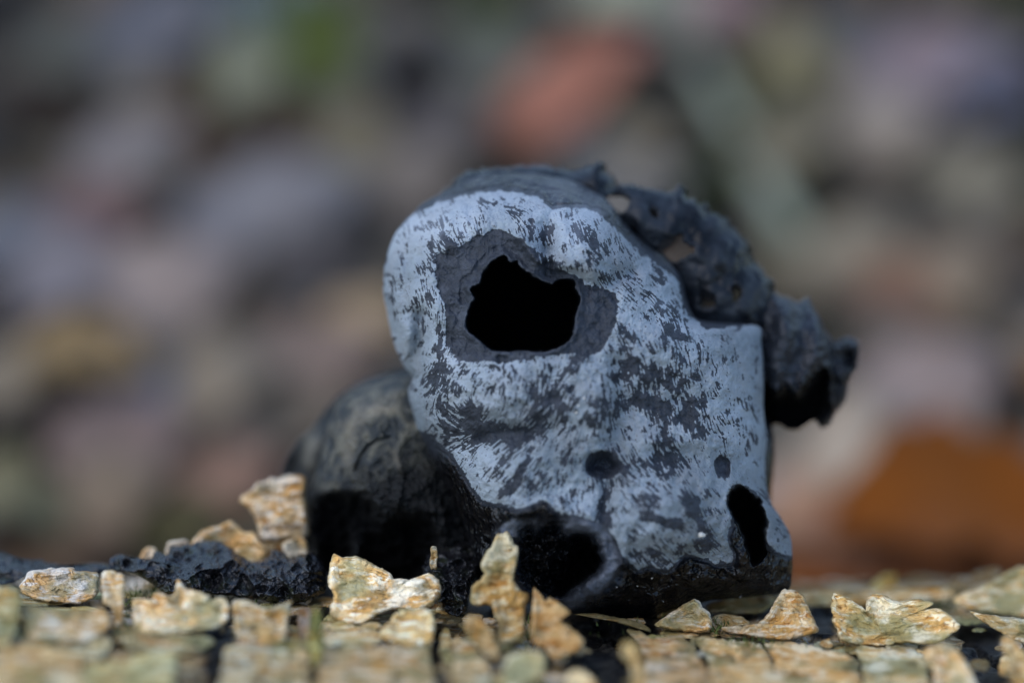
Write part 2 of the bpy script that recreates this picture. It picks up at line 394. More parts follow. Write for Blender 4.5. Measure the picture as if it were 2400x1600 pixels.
# bark plates: outline in the photograph, slope = cm further away per cm of picture height, lift of the lower edge
def plate(poly, slope=2.0, lift=.05, th=.05, tint=(1, 1, 1), bulge=.05, d0=None, name='bark_plate', N=150, Mf=22, rough=1.0, curl=0.0, seed=None, c=None, edge=4.2, dish=.08, flat=False):
    p = np.array(poly, float); cc = c or tuple(p.mean(0)); yb = p[:, 1].max(); yt = p[:, 1].min()
    xm = p[:, 0].mean(); wd = max(20, np.ptp(p[:, 0]))
    base = float(d_log(xm, min(yb, 1640))) - lift if d0 is None else d0
    seed = seed if seed is not None else int(xm * 7 + yb) % 997
    def deq(x, y):
        if flat: return d_log(x, y) - lift + .04 * fbm(x, y, 70, 3, seed)
        h = (yb - y) * PX
        return base + slope * h + curl * ((x - xm) / wd) ** 2 * 4 + .10 * rough * fbm(x, y, 70, 3, seed)
    pp = smooth_poly(poly, 3)
    def df(x, y): return dish * (sstep(2, 26, -sdf(x, y, pp)) - 1) + rough * (.035 * fbm(x, y, 26, 4, seed + 3) - .030 * terr(fbm(.6 * x, 1.5 * y, 34, 3, seed + 7) * 3.2) + .028 * (ridge(x + 8 * fbm(x, y, 30, 2, seed), y, 16, 2, seed + 5) - .5))
    o = blob(name, poly, cc, deq, th + bulge * .3, th, MBARK, log, N=N, Mf=Mf, Mb=7, pf=(9.0, .5), pb=(8, .5), dfun=df, edge=(edge, 11, seed), k=3)
    v = .86 + .44 * ((seed * 37) % 11) / 10; w = .9 + .2 * ((seed * 13) % 7) / 6
    o.color = (tint[0] * v, tint[1] * v * (.97 + .05 * w), tint[2] * v * w, 1); return o
TAN = (1, .92, .8); WH = (1.3, 1.34, 1.3); OR = (1.0, .80, .58); OL = (.72, .74, .58); GY = (.62, .62, .58); LT = (1.12, 1.06, .98)
PL = [
 # centre spike and its neighbours
 dict(poly=[(1181,1245),(1191,1245),(1200,1256),(1205,1270),(1216,1280),(1214,1306),(1210,1326),(1205,1347),(1212,1373),(1226,1388),(1239,1390),(1240,1404),(1232,1416),(1231,1445),(1229,1471),(1227,1505),(1172,1505),(1169,1459),(1158,1437),(1148,1416),(1110,1419),(1102,1402),(1103,1382),(1112,1366),(1131,1354),(1133,1340),(1127,1330),(1127,1316),(1138,1294),(1152,1278),(1158,1263),(1165,1251)], slope=.55, tint=(1.03,.93,.78), name='bark_curl', N=300, Mf=40, c=(1172,1372), bulge=.1, th=.07),
 dict(poly=[(1250,1380),(1258,1382),(1269,1394),(1279,1407),(1286,1400),(1300,1404),(1315,1414),(1334,1433),(1331,1440),(1313,1437),(1319,1459),(1344,1475),(1370,1502),(1351,1528),(1319,1540),(1302,1549),(1276,1519),(1247,1502),(1244,1464),(1248,1421)], slope=1.0, tint=OR, N=220, Mf=32, c=(1283,1470)),
 dict(poly=[(1115,1443),(1128,1451),(1145,1470),(1157,1491),(1170,1519),(1168,1545),(1140,1532),(1111,1502),(1091,1481),(1090,1455),(1100,1443)], slope=1.1, tint=OR, lift=.2),
 dict(poly=[(1190,1540),(1240,1525),(1275,1535),(1272,1580),(1230,1605),(1190,1620),(1180,1590)], slope=1.6, tint=WH, lift=.3),
 # left of centre
 dict(poly=[(770,1370),(773,1312),(785,1297),(802,1305),(829,1302),(850,1307),(870,1319),(894,1329),(918,1346),(924,1356),(948,1355),(969,1367),(979,1367),(992,1346),(1006,1341),(1020,1350),(1033,1363),(1032,1390),(1013,1418),(979,1431),(938,1424),(890,1438),(843,1465),(802,1458),(771,1438),(782,1390)], slope=.75, tint=LT, name='bark_curl', N=260, Mf=36, c=(885,1390), bulge=.1),
 dict(poly=[(938,1430),(1000,1428),(1016,1440),(1018,1480),(1010,1508),(950,1510),(895,1495),(892,1475),(915,1455)], slope=1.3, tint=WH),
 dict(poly=[(757,1455),(800,1462),(860,1470),(890,1480),(893,1500),(850,1520),(790,1515),(755,1500)], slope=1.5, tint=(1,1.0,.92)),
 dict(poly=[(752,1525),(800,1522),(880,1515),(960,1512),(1005,1515),(1010,1560),(1000,1640),(760,1640),(750,1580)], slope=2.2, tint=TAN),
 dict(poly=[(701,1428),(728,1428),(727,1455),(722,1500),(702,1500),(699,1455)], slope=1.5, tint=(.6,.5,.42)),
 dict(poly=[(735,1430),(748,1432),(754,1480),(750,1540),(738,1560),(727,1530),(724,1480)], slope=1.0, lift=.2, tint=(.62,.68,.36)),
 dict(poly=[(685,1520),(715,1510),(722,1560),(715,1640),(680,1640)], slope=1.8, tint=(.9,.82,.68)),
 dict(poly=[(546,1408),(560,1406),(582,1408),(603,1417),(631,1425),(680,1408),(682,1419),(675,1449),(673,1481),(663,1504),(620,1508),(556,1491),(550,1449),(544,1421)], slope=1.5, tint=(1,.95,.82)),
 dict(poly=[(530,1515),(620,1520),(670,1520),(672,1560),(660,1640),(520,1640),(525,1560)], slope=1.8, tint=(.95,1.0,.9)),
 dict(poly=[(308,1406),(330,1400),(348,1404),(357,1393),(375,1386),(391,1395),(408,1393),(413,1362),(420,1357),(435,1375),(464,1384),(491,1395),(494,1411),(503,1412),(514,1398),(529,1404),(537,1423),(535,1453),(514,1470),(469,1478),(402,1487),(330,1482),(312,1464),(310,1433)], slope=1.1, tint=(1.08,1.04,.9), name='bark_curl', N=260, Mf=30, c=(425,1440)),
 dict(poly=[(67,1339),(96,1333),(170,1327),(179,1337),(223,1339),(232,1348),(230,1384),(214,1406),(179,1415),(112,1411),(85,1404),(56,1393),(45,1375),(58,1355)], slope=1.2, tint=(1.12,1.06,1.0), N=200, Mf=28),
 dict(poly=[(237,1346),(252,1335),(275,1337),(290,1346),(292,1375),(290,1417),(288,1451),(272,1471),(263,1424),(246,1417),(239,1388)], slope=1.1, tint=(1.12,1.08,1.0)),
 dict(poly=[(60,1418),(115,1427),(200,1430),(240,1427),(256,1445),(250,1475),(200,1500),(130,1505),(70,1490),(55,1450)], slope=1.8, tint=(.98,.92,.76)),
 dict(poly=[(0,1370),(35,1375),(50,1400),(45,1450),(30,1500),(0,1520),(-80,1500),(-80,1380)], slope=1.6, tint=(.85,.85,.66)),
 dict(poly=[(0,1525),(60,1508),(120,1513),(170,1525),(190,1560),(180,1640),(60,1650),(-60,1650),(-60,1530)], slope=2.0, tint=(1.05,.93,.74)),
 dict(poly=[(130,1512),(200,1505),(245,1490),(262,1510),(240,1540),(200,1552),(150,1535)], slope=1.6, tint=(.85,.86,.76)),
 dict(poly=[(195,1565),(260,1550),(330,1532),(400,1520),(412,1560),(380,1650),(200,1650)], slope=2.0, tint=(.86,.9,.72)),
 dict(poly=[(285,1490),(330,1488),(420,1494),(480,1490),(500,1505),(440,1530),(350,1525),(300,1515)], slope=1.4, tint=(.8,.82,.66)),
 dict(poly=[(1070,1491),(1085,1500),(1127,1527),(1138,1547),(1149,1570),(1149,1640),(1072,1640),(1064,1527)], slope=1.6, tint=(1,.95,.85)),
 dict(poly=[(1036,1479),(1053,1474),(1055,1502),(1057,1549),(1042,1549),(1032,1519)], slope=1.2, tint=(.95,.92,.78)),
 # right of the fungus
 dict(poly=[(1532,1465),(1557,1446),(1579,1429),(1600,1416),(1625,1403),(1638,1409),(1651,1424),(1664,1441),(1670,1467),(1655,1482),(1613,1480),(1570,1475)], slope=.7, tint=(1.06,.95,.78), N=240, Mf=36, name='bark_curl', bulge=.09),
 dict(poly=[(1540,1448),(1557,1424),(1575,1412),(1596,1397),(1617,1397),(1623,1405),(1600,1425),(1570,1440)], slope=1.2, tint=(.45,.45,.33)),
 dict(poly=[(1655,1416),(1693,1403),(1732,1395),(1783,1395),(1821,1397),(1808,1418),(1783,1437),(1740,1439),(1698,1433),(1664,1437)], slope=1.7, tint=(1.05,.94,.72), N=200, Mf=28, lift=.02),
 dict(poly=[(1672,1446),(1693,1437),(1727,1441),(1753,1454),(1757,1467),(1723,1470),(1689,1467)], slope=2.0, tint=(.78,.7,.55)),
 dict(poly=[(1693,1467),(1761,1465),(1783,1454),(1800,1437),(1808,1420),(1825,1395),(1834,1382),(1851,1380),(1872,1386),(1889,1403),(1902,1433),(1919,1471),(1910,1484),(1859,1497),(1804,1499),(1740,1488),(1698,1480)], slope=.85, tint=(1.05,.92,.74), N=280, Mf=40, name='bark_curl', c=(1832,1456), bulge=.12),
 dict(poly=[(1949,1437),(1946,1412),(1953,1390),(1961,1388),(1987,1399),(2012,1416),(2024,1424),(2029,1448),(2030,1412),(2036,1392),(2055,1388),(2076,1395),(2106,1407),(2148,1403),(2182,1409),(2187,1416),(2170,1426),(2199,1424),(2216,1433),(2250,1463),(2233,1484),(2187,1509),(2123,1505),(2059,1514),(1995,1509),(1970,1497),(1957,1467)], slope=1.0, tint=(1.08,.99,.84), N=340, Mf=44, name='bark_curl', c=(2062,1470), bulge=.1, curl=-.25),
 dict(poly=[(2233,1412),(2242,1395),(2276,1382),(2335,1356),(2369,1335),(2395,1327),(2460,1330),(2520,1370),(2500,1450),(2400,1446),(2335,1437),(2284,1429)], slope=1.1, lift=.1, tint=(1.16,1.1,.98), N=240, Mf=36, name='bark_curl'),
 dict(poly=[(2272,1433),(2314,1441),(2400,1450),(2480,1462),(2480,1545),(2400,1505),(2357,1488),(2314,1463)], slope=1.2, tint=(.98,.9,.74), N=220, Mf=36),
 dict(poly=[(2165,1526),(2187,1514),(2208,1505),(2233,1514),(2255,1535),(2272,1565),(2289,1600),(2290,1650),(2200,1650),(2187,1556),(2170,1543)], slope=1.1, tint=(1.06,.95,.8), lift=.15),
 dict(poly=[(2348,1501),(2361,1490),(2378,1501),(2400,1526),(2440,1580),(2440,1650),(2390,1650),(2361,1539),(2348,1522)], slope=.9, tint=(1,.88,.7), lift=.1, c=(2390,1565)),
 dict(poly=[(2004,1514),(2063,1520),(2114,1522),(2157,1531),(2170,1556),(2178,1600),(2180,1650),(2030,1650),(2025,1565)], slope=1.8, tint=(1.1,1.05,.92)),
 dict(poly=[(1795,1509),(1868,1509),(1931,1522),(1995,1539),(2012,1573),(2005,1650),(1830,1650),(1817,1548)], slope=2.2, tint=(.98,.84,.64)),
 dict(poly=[(1621,1494),(1676,1499),(1740,1505),(1783,1514),(1804,1548),(1817,1600),(1810,1650),(1690,1650),(1655,1539)], slope=2.4, tint=(.92,.8,.62)),
 dict(poly=[(1470,1482),(1494,1475),(1528,1497),(1579,1492),(1613,1501),(1638,1539),(1664,1590),(1655,1650),(1525,1650),(1515,1560),(1500,1510)], slope=2.4, tint=(.92,.8,.64)),
 dict(poly=[(1460,1514),(1477,1505),(1494,1514),(1498,1539),(1511,1577),(1515,1640),(1480,1640),(1481,1560),(1460,1539)], slope=.6, tint=(1.05,.92,.74), lift=.5),
 dict(poly=[(1345,1440),(1390,1437),(1440,1445),(1475,1452),(1510,1462),(1528,1480),(1490,1470),(1440,1456),(1390,1448)], slope=2.5, tint=(.6,.52,.38), N=120),
 dict(poly=[(1335,1575),(1380,1580),(1400,1620),(1380,1660),(1320,1650)], slope=1.4, tint=(1,.84,.6), lift=.3),
 # behind the crest of the log
 dict(poly=[(1820,1392),(1900,1379),(2000,1383),(2100,1379),(2200,1374),(2250,1380),(2240,1400),(2150,1408),(1950,1420),(1850,1412)], slope=1.8, d0=1.3, dish=0, tint=(1.2,1.05,.76), N=200),
 dict(poly=[(2040,1384),(2055,1356),(2075,1346),(2100,1343),(2099,1362),(2096,1386)], slope=.3, d0=3.0, tint=(.95,.85,.5), N=90),
 dict(poly=[(2232,1368),(2240,1348),(2258,1354),(2290,1338),(2340,1330),(2345,1352),(2290,1372)], slope=.8, d0=2.2, tint=(.5,.46,.42), N=90),
 dict(poly=[(562,1173),(567,1161),(584,1151),(600,1135),(619,1125),(636,1120),(657,1119),(674,1113),(705,1113),(715,1121),(717,1132),(715,1154),(719,1183),(722,1218),(724,1252),(710,1262),(688,1262),(662,1265),(624,1268),(609,1261),(602,1235),(593,1207),(584,1190),(569,1182)], slope=.3, d0=1.15, tint=(1.05,.94,.8), N=200, Mf=28, name='bark_curl', bulge=.25, th=.12),
 dict(poly=[(449,1285),(452,1266),(469,1246),(493,1236),(520,1229),(537,1221),(554,1229),(571,1246),(595,1246),(609,1267),(629,1290),(605,1320),(544,1320),(493,1320)], slope=.6, d0=.9, tint=(1.12,.98,.84), N=160, bulge=.15),
 dict(poly=[(663,1284),(666,1270),(680,1263),(704,1253),(718,1267),(723,1284),(714,1310),(677,1310)], slope=.6, d0=.8, tint=(1.15,1.04,.92), N=90, bulge=.12),
 dict(poly=[(325,1320),(337,1290),(354,1282),(366,1290),(366,1325),(340,1335)], slope=.6, d0=.9, tint=(1.08,.94,.78), N=80),
 dict(poly=[(386,1300),(394,1272),(415,1265),(439,1267),(446,1290),(430,1310),(400,1312)], slope=.6, d0=.9, tint=(1.08,.96,.84), N=80),
 dict(poly=[(1008,1330),(1010,1284),(1018,1280),(1026,1286),(1024,1330),(1016,1334)], slope=.2, d0=-.45, tint=(.62,.6,.5), N=60, name='bark_flake'),
 dict(poly=[(600,1262),(640,1262),(680,1268),(690,1300),(640,1320),(600,1310)], slope=.6, d0=1.1, tint=(.8,.66,.52), N=80),
]
for q in PL:
    p = np.array(q['poly'], float); m = p.mean(0)
    if m[1] > 1440 and q.get('name') is None and len(p) < 16: p = m + (p - m) * (1.02, 1.06)
    if m[1] > 1475 and q.get('name') is None and 'lift' not in q: q.update(flat=True, dish=.02, th=.045, lift=.13, edge=7, rough=1.6)
    q['poly'] = [tuple(a) for a in p]; plate(**q)
# lower layers of bark lying flat on the wood, except where it is bare and dark
row = 1368; n_ = 0
while row < 1800:
    hgt = 9 + (row - 1368) * .16
    x = -1300 + rng.uniform(0, 100)
    while x < 3700:
        w = rng.uniform(45, 130); cx_ = x + w / 2; cy_ = row + rng.uniform(-.3, .3) * hgt
        inb = any(a - w * .3 < cx_ < b + w * .3 and c < cy_ < d for a, b, c, d in BARE[:14])
        far = cx_ < -150 or cx_ > 2550
        if not inb and rng.random() < (.4 if far else .62) and not (1130 < cx_ < 1850 and cy_ < 1425) and not (640 < cx_ < 1130 and cy_ < 1400) and not (cx_ < 640 and cy_ < 1345 + 0 * cx_):
            hh = hgt * rng.uniform(.8, 1.35); pl = []
            for a in range(11):
                t = a / 11 * 6.2832; q = max(abs(math.cos(t)), abs(math.sin(t)))
                pl.append((cx_ + w * .56 * math.cos(t) / q * rng.uniform(.82, 1.12), cy_ + hh * .6 * math.sin(t) / q * rng.uniform(.75, 1.2)))
            v = rng.uniform(.5, 1.2); tt = rng.choice((TAN, OL, TAN, (.62, .58, .44), (.95, .8, .6), (.95, .9, .6), (.82, .82, .55), (1.2, 1.16, 1.05), (1.15, .95, .6)))
            plate(pl, lift=rng.uniform(.02, .10), th=.03, bulge=.02, tint=tuple(v * a for a in tt), N=48, Mf=7, flat=True, dish=.0, edge=6, rough=1.5); n_ += 1
        x += w * rng.uniform(.86, 1.02)
    row += hgt * 1.25
# small chips standing in the gaps
for i in range(110):
    x = rng.uniform(-100, 2500); y = rng.uniform(1415, 1640); w = rng.uniform(6, 30); h = rng.uniform(4, 14)
    if 1340 < x < 1540 and y < 1580 and rng.random() < .8: continue
    k = 8; ph = rng.random() * 6
    pl = [(x + w * math.cos(ph + a * 6.283 / k) * rng.uniform(.6, 1.2), y + h * math.sin(ph + a * 6.283 / k) * rng.uniform(.6, 1.2)) for a in range(k)]
    v = rng.uniform(.55, 1.05); tt = rng.choice((TAN, OL, (.5, .5, .42), (.95, .8, .6), (1.05, 1.02, .95)))
    plate(pl, slope=rng.uniform(1.2, 3.0), lift=rng.uniform(.0, .12), th=.03, bulge=.02, tint=tuple(v * a for a in tt), N=36, Mf=6, name='bark_flake', dish=.02)

# ------------------------------------------------------------------ the large skull-like fungus
OUT = [(1060,440),(1130,412),(1215,405),(1300,415),(1370,436),(1425,470),(1470,530),(1520,575),(1580,628),(1598,660),(1612,712),(1640,750),(1729,758),(1782,766),(1784,800),(1789,863),(1790,970),(1797,1016),(1793,1075),(1797,1139),(1810,1181),(1833,1216),(1851,1251),(1856,1290),(1857,1340),(1846,1384),(1780,1396),(1690,1404),(1640,1412),(1580,1432),(1510,1449),(1420,1446),(1316,1432),(1250,1415),(1190,1410),(1140,1390),(1110,1320),(1085,1225),(1040,1130),(1000,1050),(978,1008),(972,985),(963,951),(958,909),(966,882),(945,855),(920,795),(906,729),(897,666),(908,596),(934,536),(966,501),(990,476)]
HOLE = smooth_poly([(1181,600),(1197,618),(1210,612),(1220,627),(1247,645),(1272,658),(1292,666),(1306,659),(1327,655),(1345,660),(1348,672),(1356,690),(1359,702),(1354,722),(1348,735),(1348,756),(1343,777),(1336,795),(1316,810),(1292,820),(1264,824),(1228,820),(1200,824),(1166,822),(1140,813),(1127,799),(1113,787),(1099,778),(1094,764),(1095,740),(1102,718),(1113,699),(1106,686),(1104,676),(1120,668),(1129,659),(1131,641),(1142,627),(1155,613)], 4)
RING = smooth_poly([(1166,536),(1130,550),(1102,560),(1074,578),(1046,592),(1025,606),(1020,630),(1024,659),(1029,687),(1039,708),(1043,736),(1046,770),(1050,806),(1064,834),(1088,845),(1130,848),(1172,850),(1215,846),(1253,838),(1288,834),(1341,829),(1393,831),(1418,810),(1436,778),(1446,736),(1448,708),(1439,687),(1411,676),(1376,668),(1362,652),(1334,641),(1313,631),(1290,612),(1267,617),(1253,592),(1229,564),(1200,546)], 4)
PALE = smooth_poly([(897,666),(908,596),(934,536),(975,500),(1030,474),(1090,456),(1150,447),(1215,450),(1262,462),(1285,486),(1330,488),(1371,489),(1412,506),(1447,542),(1501,587),(1559,631),(1586,658),(1592,676),(1604,721),(1635,756),(1666,769),(1729,763),(1800,764),(1830,800),(1830,1130),(1812,1181),(1840,1210),(1900,1250),(1870,1300),(1820,1290),(1790,1262),(1784,1235),(1795,1209),(1781,1174),(1756,1145),(1728,1135),(1707,1156),(1703,1181),(1714,1215),(1710,1237),(1703,1265),(1717,1296),(1714,1316),(1696,1321),(1651,1312),(1630,1303),(1609,1300),(1581,1317),(1560,1335),(1517,1326),(1496,1333),(1475,1315),(1455,1290),(1440,1262),(1426,1235),(1426,1203),(1400,1221),(1363,1208),(1317,1205),(1293,1186),(1272,1172),(1251,1182),(1209,1191),(1180,1182),(1152,1179),(1124,1165),(1103,1137),(1089,1109),(1065,1070),(1030,1038),(1012,1016),(981,1010),(960,1010),(940,950),(940,900),(940,860),(900,800),(880,729)], 3)
SOCK = smooth_poly([(1707,1156),(1728,1135),(1756,1145),(1781,1174),(1799,1212),(1796,1245),(1799,1285),(1786,1318),(1762,1322),(1748,1290),(1738,1255),(1716,1212),(1700,1181)], 4)
NOST = smooth_poly([(1212,1290),(1214,1250),(1240,1232),(1262,1236),(1282,1222),(1313,1228),(1326,1246),(1366,1250),(1398,1272),(1410,1305),(1402,1335),(1384,1356),(1350,1376),(1325,1398),(1290,1402),(1240,1390),(1215,1350)], 4)
PIT = smooth_poly([(1370,1090),(1378,1068),(1404,1056),(1432,1062),(1452,1080),(1458,1098),(1446,1112),(1420,1122),(1390,1116),(1374,1108)], 4)
PIT2 = smooth_poly([(1672,1085),(1680,1070),(1700,1072),(1713,1085),(1712,1110),(1700,1122),(1682,1112)], 4)

# streaks: short dark marks lying along a field of directions, dense in the places listed
CW, CH, CS = 700, 720, 1.45; CX0, CY0 = 860, 400
yy, xx = np.mgrid[0:CH, 0:CW]; cxx = CX0 + xx * CS; cyy = CY0 + yy * CS
ZONES = [ # x, y, rx, ry, rot, density, direction
 (1040,575,55,38,-35,.62,60),(1100,530,45,24,-20,.62,70),(1205,495,32,16,20,.62,10),(1172,468,16,9,0,.6,20),(1130,470,18,12,0,.5,20),(1235,545,25,40,0,.35,60),
 (1283,548,22,34,5,.95,80),(1290,615,30,18,20,.9,70),(1380,572,45,38,20,.50,55),(1350,530,30,20,0,.3,60),(1420,640,30,20,0,.38,60),
 (1000,690,26,75,0,.58,65),(1010,640,18,40,0,.45,65),(948,596,7,40,15,.65,95),(925,718,8,40,-12,.65,85),(985,765,14,45,0,.6,90),(1028,800,16,40,0,.5,80),
 (1465,694,34,26,0,.55,35),(1523,700,50,18,30,.66,35),(1550,738,55,20,25,.70,45),(1590,779,40,26,30,.7,75),(1600,830,24,48,0,.6,80),(1632,870,22,36,0,.55,80),(1530,620,40,18,40,.4,45),(1560,660,25,14,40,.35,45),
 (1470,800,36,30,0,.66,60),(1474,865,30,50,0,.62,75),(1450,925,40,60,0,.45,65),(1550,886,60,30,10,.80,85),(1520,945,70,26,5,.92,80),(1621,968,36,46,40,.82,80),(1644,1015,16,24,30,.85,80),(1560,1000,60,50,0,.35,70),
 (1349,853,22,48,40,.72,-50),(1321,898,30,50,40,.55,-50),(1398,968,34,36,20,.50,-50),(1160,860,26,9,15,.85,30),(1026,888,30,46,25,.58,-55),(995,900,22,60,0,.4,-60),
 (1040,935,44,50,0,.68,55),(1100,975,42,40,0,.86,45),(1060,1000,40,40,0,.66,30),(1145,1018,60,34,-10,.90,-30),(1215,1022,70,30,-15,.95,-25),(1262,985,46,40,-40,.86,-45),(1303,945,36,50,30,.78,-60),(1268,905,30,50,10,.55,70),(1200,930,30,40,0,.35,80),
 (1220,1105,12,50,25,.92,-65),(1192,1150,34,12,-25,.85,-40),(1255,1120,30,40,0,.45,-60),(1320,1060,50,30,0,.35,-40),(1366,1165,40,26,0,.50,-40),(1325,1180,40,18,10,.45,40),
 (1416,1175,12,44,22,.92,-60),(1415,1215,26,24,0,.9,-60),(1521,1167,34,22,20,.66,35),(1531,1212,36,15,25,.86,30),(1574,1228,30,14,-10,.95,5),(1609,1163,40,24,30,.70,45),(1628,1195,20,40,-25,.78,60),(1642,1232,10,26,-15,.95,75),(1552,1105,46,20,10,.55,40),(1500,1100,40,20,0,.6,30),(1546,1047,18,50,10,.55,85),(1585,1068,32,30,0,.70,60),(1470,1100,30,14,0,.7,20),
 (1528,1300,50,24,0,.55,45),(1600,1290,40,20,0,.4,45),(1655,1282,26,26,0,.9,60),(1490,860,170,170,0,.15,75),(1190,1000,190,140,0,.12,-50),(1560,1160,160,110,0,.12,50),(1700,1050,30,50,0,.30,85),(1760,900,30,120,0,.22,88),(1690,1090,22,36,0,.8,80),(1655,925,20,60,0,.28,85)]
dens = .15 + .10 * fbm(cxx, cyy, 60, 3, 5); qx = .25 * np.cos(2 * np.arctan2(cyy - 740, cxx - 1230)); qy = .25 * np.sin(2 * np.arctan2(cyy - 740, cxx - 1230))
for (zx, zy, rx, ry, rot, de, an) in ZONES:
    g = gauss(cxx, cyy, zx, zy, rx, ry, rot); dens = np.maximum(dens, de * np.minimum(g * 1.25, 1)) if rx < 140 else dens + de * g
    a = math.radians(2 * an); g2 = gauss(cxx, cyy, zx, zy, rx * 1.5, ry * 1.5, rot); qx = qx + 1.6 * g2 * math.cos(a); qy = qy + 1.6 * g2 * math.sin(a)
ang = .5 * np.arctan2(qy, qx) + .35 * fbm(cxx, cyy, 40, 2, 8); fx, fy = np.cos(ang), np.sin(ang)
r_ = np.random.RandomState(4); wn_ = r_.rand(CH, CW)
wn_ = wn_ + np.roll(wn_, 1, 0) + np.roll(wn_, 1, 1) + np.roll(np.roll(wn_, 1, 0), 1, 1)
acc = wn_.copy()
for sgn in (1, -1):
    qx_, qy_ = xx.astype(float), yy.astype(float)
    for k in range(6):
        ii = np.clip(qy_.round().astype(int), 0, CH - 1); jj = np.clip(qx_.round().astype(int), 0, CW - 1)
        qx_ = qx_ + sgn * fx[ii, jj]; qy_ = qy_ + sgn * fy[ii, jj]
        acc += wn_[np.clip(qy_.round().astype(int), 0, CH - 1), np.clip(qx_.round().astype(int), 0, CW - 1)]
def rank(a): o = np.empty(a.size); o[np.argsort(a.ravel())] = np.linspace(0, 1, a.size); return o.reshape(a.shape)
rk = rank(.52 * rank(acc) + .48 * rank(fbm(cxx, cyy, 24, 5, 12, .66)))
streak_img = sstep(-.07, .07, dens - rk)
def sample(img, px, py):
    u = np.clip((px - CX0) / CS, 0, CW - 1.001); v = np.clip((py - CY0) / CS, 0, CH - 1.001)
    i = v.astype(int); j = u.astype(int); a = u - j; b = v - i
    return (img[i, j] * (1 - a) + img[i, j + 1] * a) * (1 - b) + (img[i + 1, j] * (1 - a) + img[i + 1, j + 1] * a) * b

def zones(x, y):
    jag = 4 * fbm(x, y, 18, 3, 41)
    hole = sdf(x, y, HOLE) + 2.5 * fbm(x, y, 9, 2, 43); ring = sdf(x, y, RING) + jag + 10 * (ridge(x, y, 15, 3, 44) - .62); pale = sdf(x, y, PALE) + jag * 1.2 + 7 * (ridge(x, y, 13, 3, 45) - .6)
    return hole, ring, pale, sdf(x, y, SOCK) + 2 * jag, sdf(x, y, NOST) + 2 * jag, sdf(x, y, PIT) + jag, sdf(x, y, PIT2) + 1.5 * jag
def face_d(x, y):
    hole, ring, pale, sock, nost, pit, pit2 = zones(x, y)
    d = np.zeros(np.shape(x))
    d += .055 * fbm(x, y, 130, 4, 51) + .035 * fbm(x, y, 42, 4, 52) + .012 * fbm(x, y, 12, 3, 53)
    # lobes and valleys
    d += .34 * np.exp(-(seg_dist(x, y, [(985,740),(984,800),(970,850),(960,890)]) / 20) ** 2)
    d += .14 * np.exp(-(seg_dist(x, y, [(955,600),(945,680),(955,740)]) / 16) ** 2)
    d -= .22 * gauss(x, y, 935, 700, 40, 130)
    d -= .08 * gauss(x, y, 1080, 500, 120, 40, -20)
    d -= .22 * gauss(x, y, 1390, 580, 70, 65) ; d += .17 * np.exp(-(seg_dist(x, y, [(1340,648),(1385,668),(1440,662),(1480,640)]) / 20) ** 2)
    d += .24 * gauss(x, y, 1285, 555, 24, 45) + .2 * np.exp(-(seg_dist(x, y, [(1280,590),(1285,640),(1310,650)]) / 16) ** 2)
    d -= .14 * np.exp(-(seg_dist(x, y, [(1225,560),(1262,610)]) / 14) ** 2)
    d -= .18 * gauss(x, y, 1170, 920, 130, 75) + .20 * gauss(x, y, 1180, 1110, 110, 80) - .14 * gauss(x, y, 1205, 1018, 130, 24, -8)
    d -= .18 * gauss(x, y, 1020, 950, 60, 90)
    d += .20 * gauss(x, y, 1530, 955, 95, 60) + .15 * np.exp(-(seg_dist(x, y, [(1455,860),(1462,960),(1440,1040)]) / 26) ** 2)
    d -= .20 * gauss(x, y, 1390, 960, 60, 80); d -= .12 * gauss(x, y, 1560, 800, 70, 50)
    d -= .30 * gauss(x, y, 1540, 1220, 120, 90) ; d += .16 * gauss(x, y, 1590, 1075, 110, 26)
    d += .14 * np.exp(-(seg_dist(x, y, [(1425,1140),(1415,1230),(1440,1290)]) / 22) ** 2)
    d += .0 * np.exp(-(seg_dist(x, y, [(1655,800),(1660,950),(1690,1060),(1705,1130)]) / 24) ** 2)
    d += .18 * gauss(x, y, 1620, 1312, 60, 26)
    # eye: a sunk dark ring with a thin broken lip, then the hollow
    d += .13 * sstep(24, -44, ring)
    d -= .05 * np.exp(-((hole - 5) / 7) ** 2)
    hl = hole + 9 * fbm(x, y, 26, 3, 69) ; d += .03 * sstep(31, 24, hl) * sstep(760, 690, y)
    d += np.where(hole < 2, 1, 0) * 0 + 2.3 * sstep(1.5, -3.5, hole)
    d -= .018 * sstep(3, -3, pale) * sstep(-2, 3, ring)
    d += 1.5 * sstep(2, -16, sock) + .34 * sstep(8, -26, pit) + .12 * sstep(4, -14, pit2)
    # lower cavity with a smooth wet lip and crumbly floor
    d -= .16 * np.exp(-((nost - 34) / 30) ** 2)
    rough = ridge(x, y, 20, 3, 57) * 1.6 - .4
    fl = .20 + .75 * sstep(1290, 1375, x + .5 * (y - 1300)) + .25 * (1 - rough)
    d += fl * sstep(4, -16, nost)
    low = sstep(-4, 18, pale) * sstep(1150, 1260, y)
    d += low * (.18 * fbm(x, y, 62, 3, 58) - .22 * (ridge(x, y, 58, 2, 59) - .55) + .05 * fbm(x, y, 20, 2, 68))
    top = sstep(0, 14, pale) * sstep(560, 520, y); d += top * (.10 * fbm(x, y, 46, 3, 65) + .16 * (ridge(x, y, 38, 3, 66) - .6))
    d += (.05 * fbm(x, y, 24, 3, 54) + .012 * (ridge(x, y, 9, 2, 55) - .6)) * sstep(-2, -10, pale)
    return d
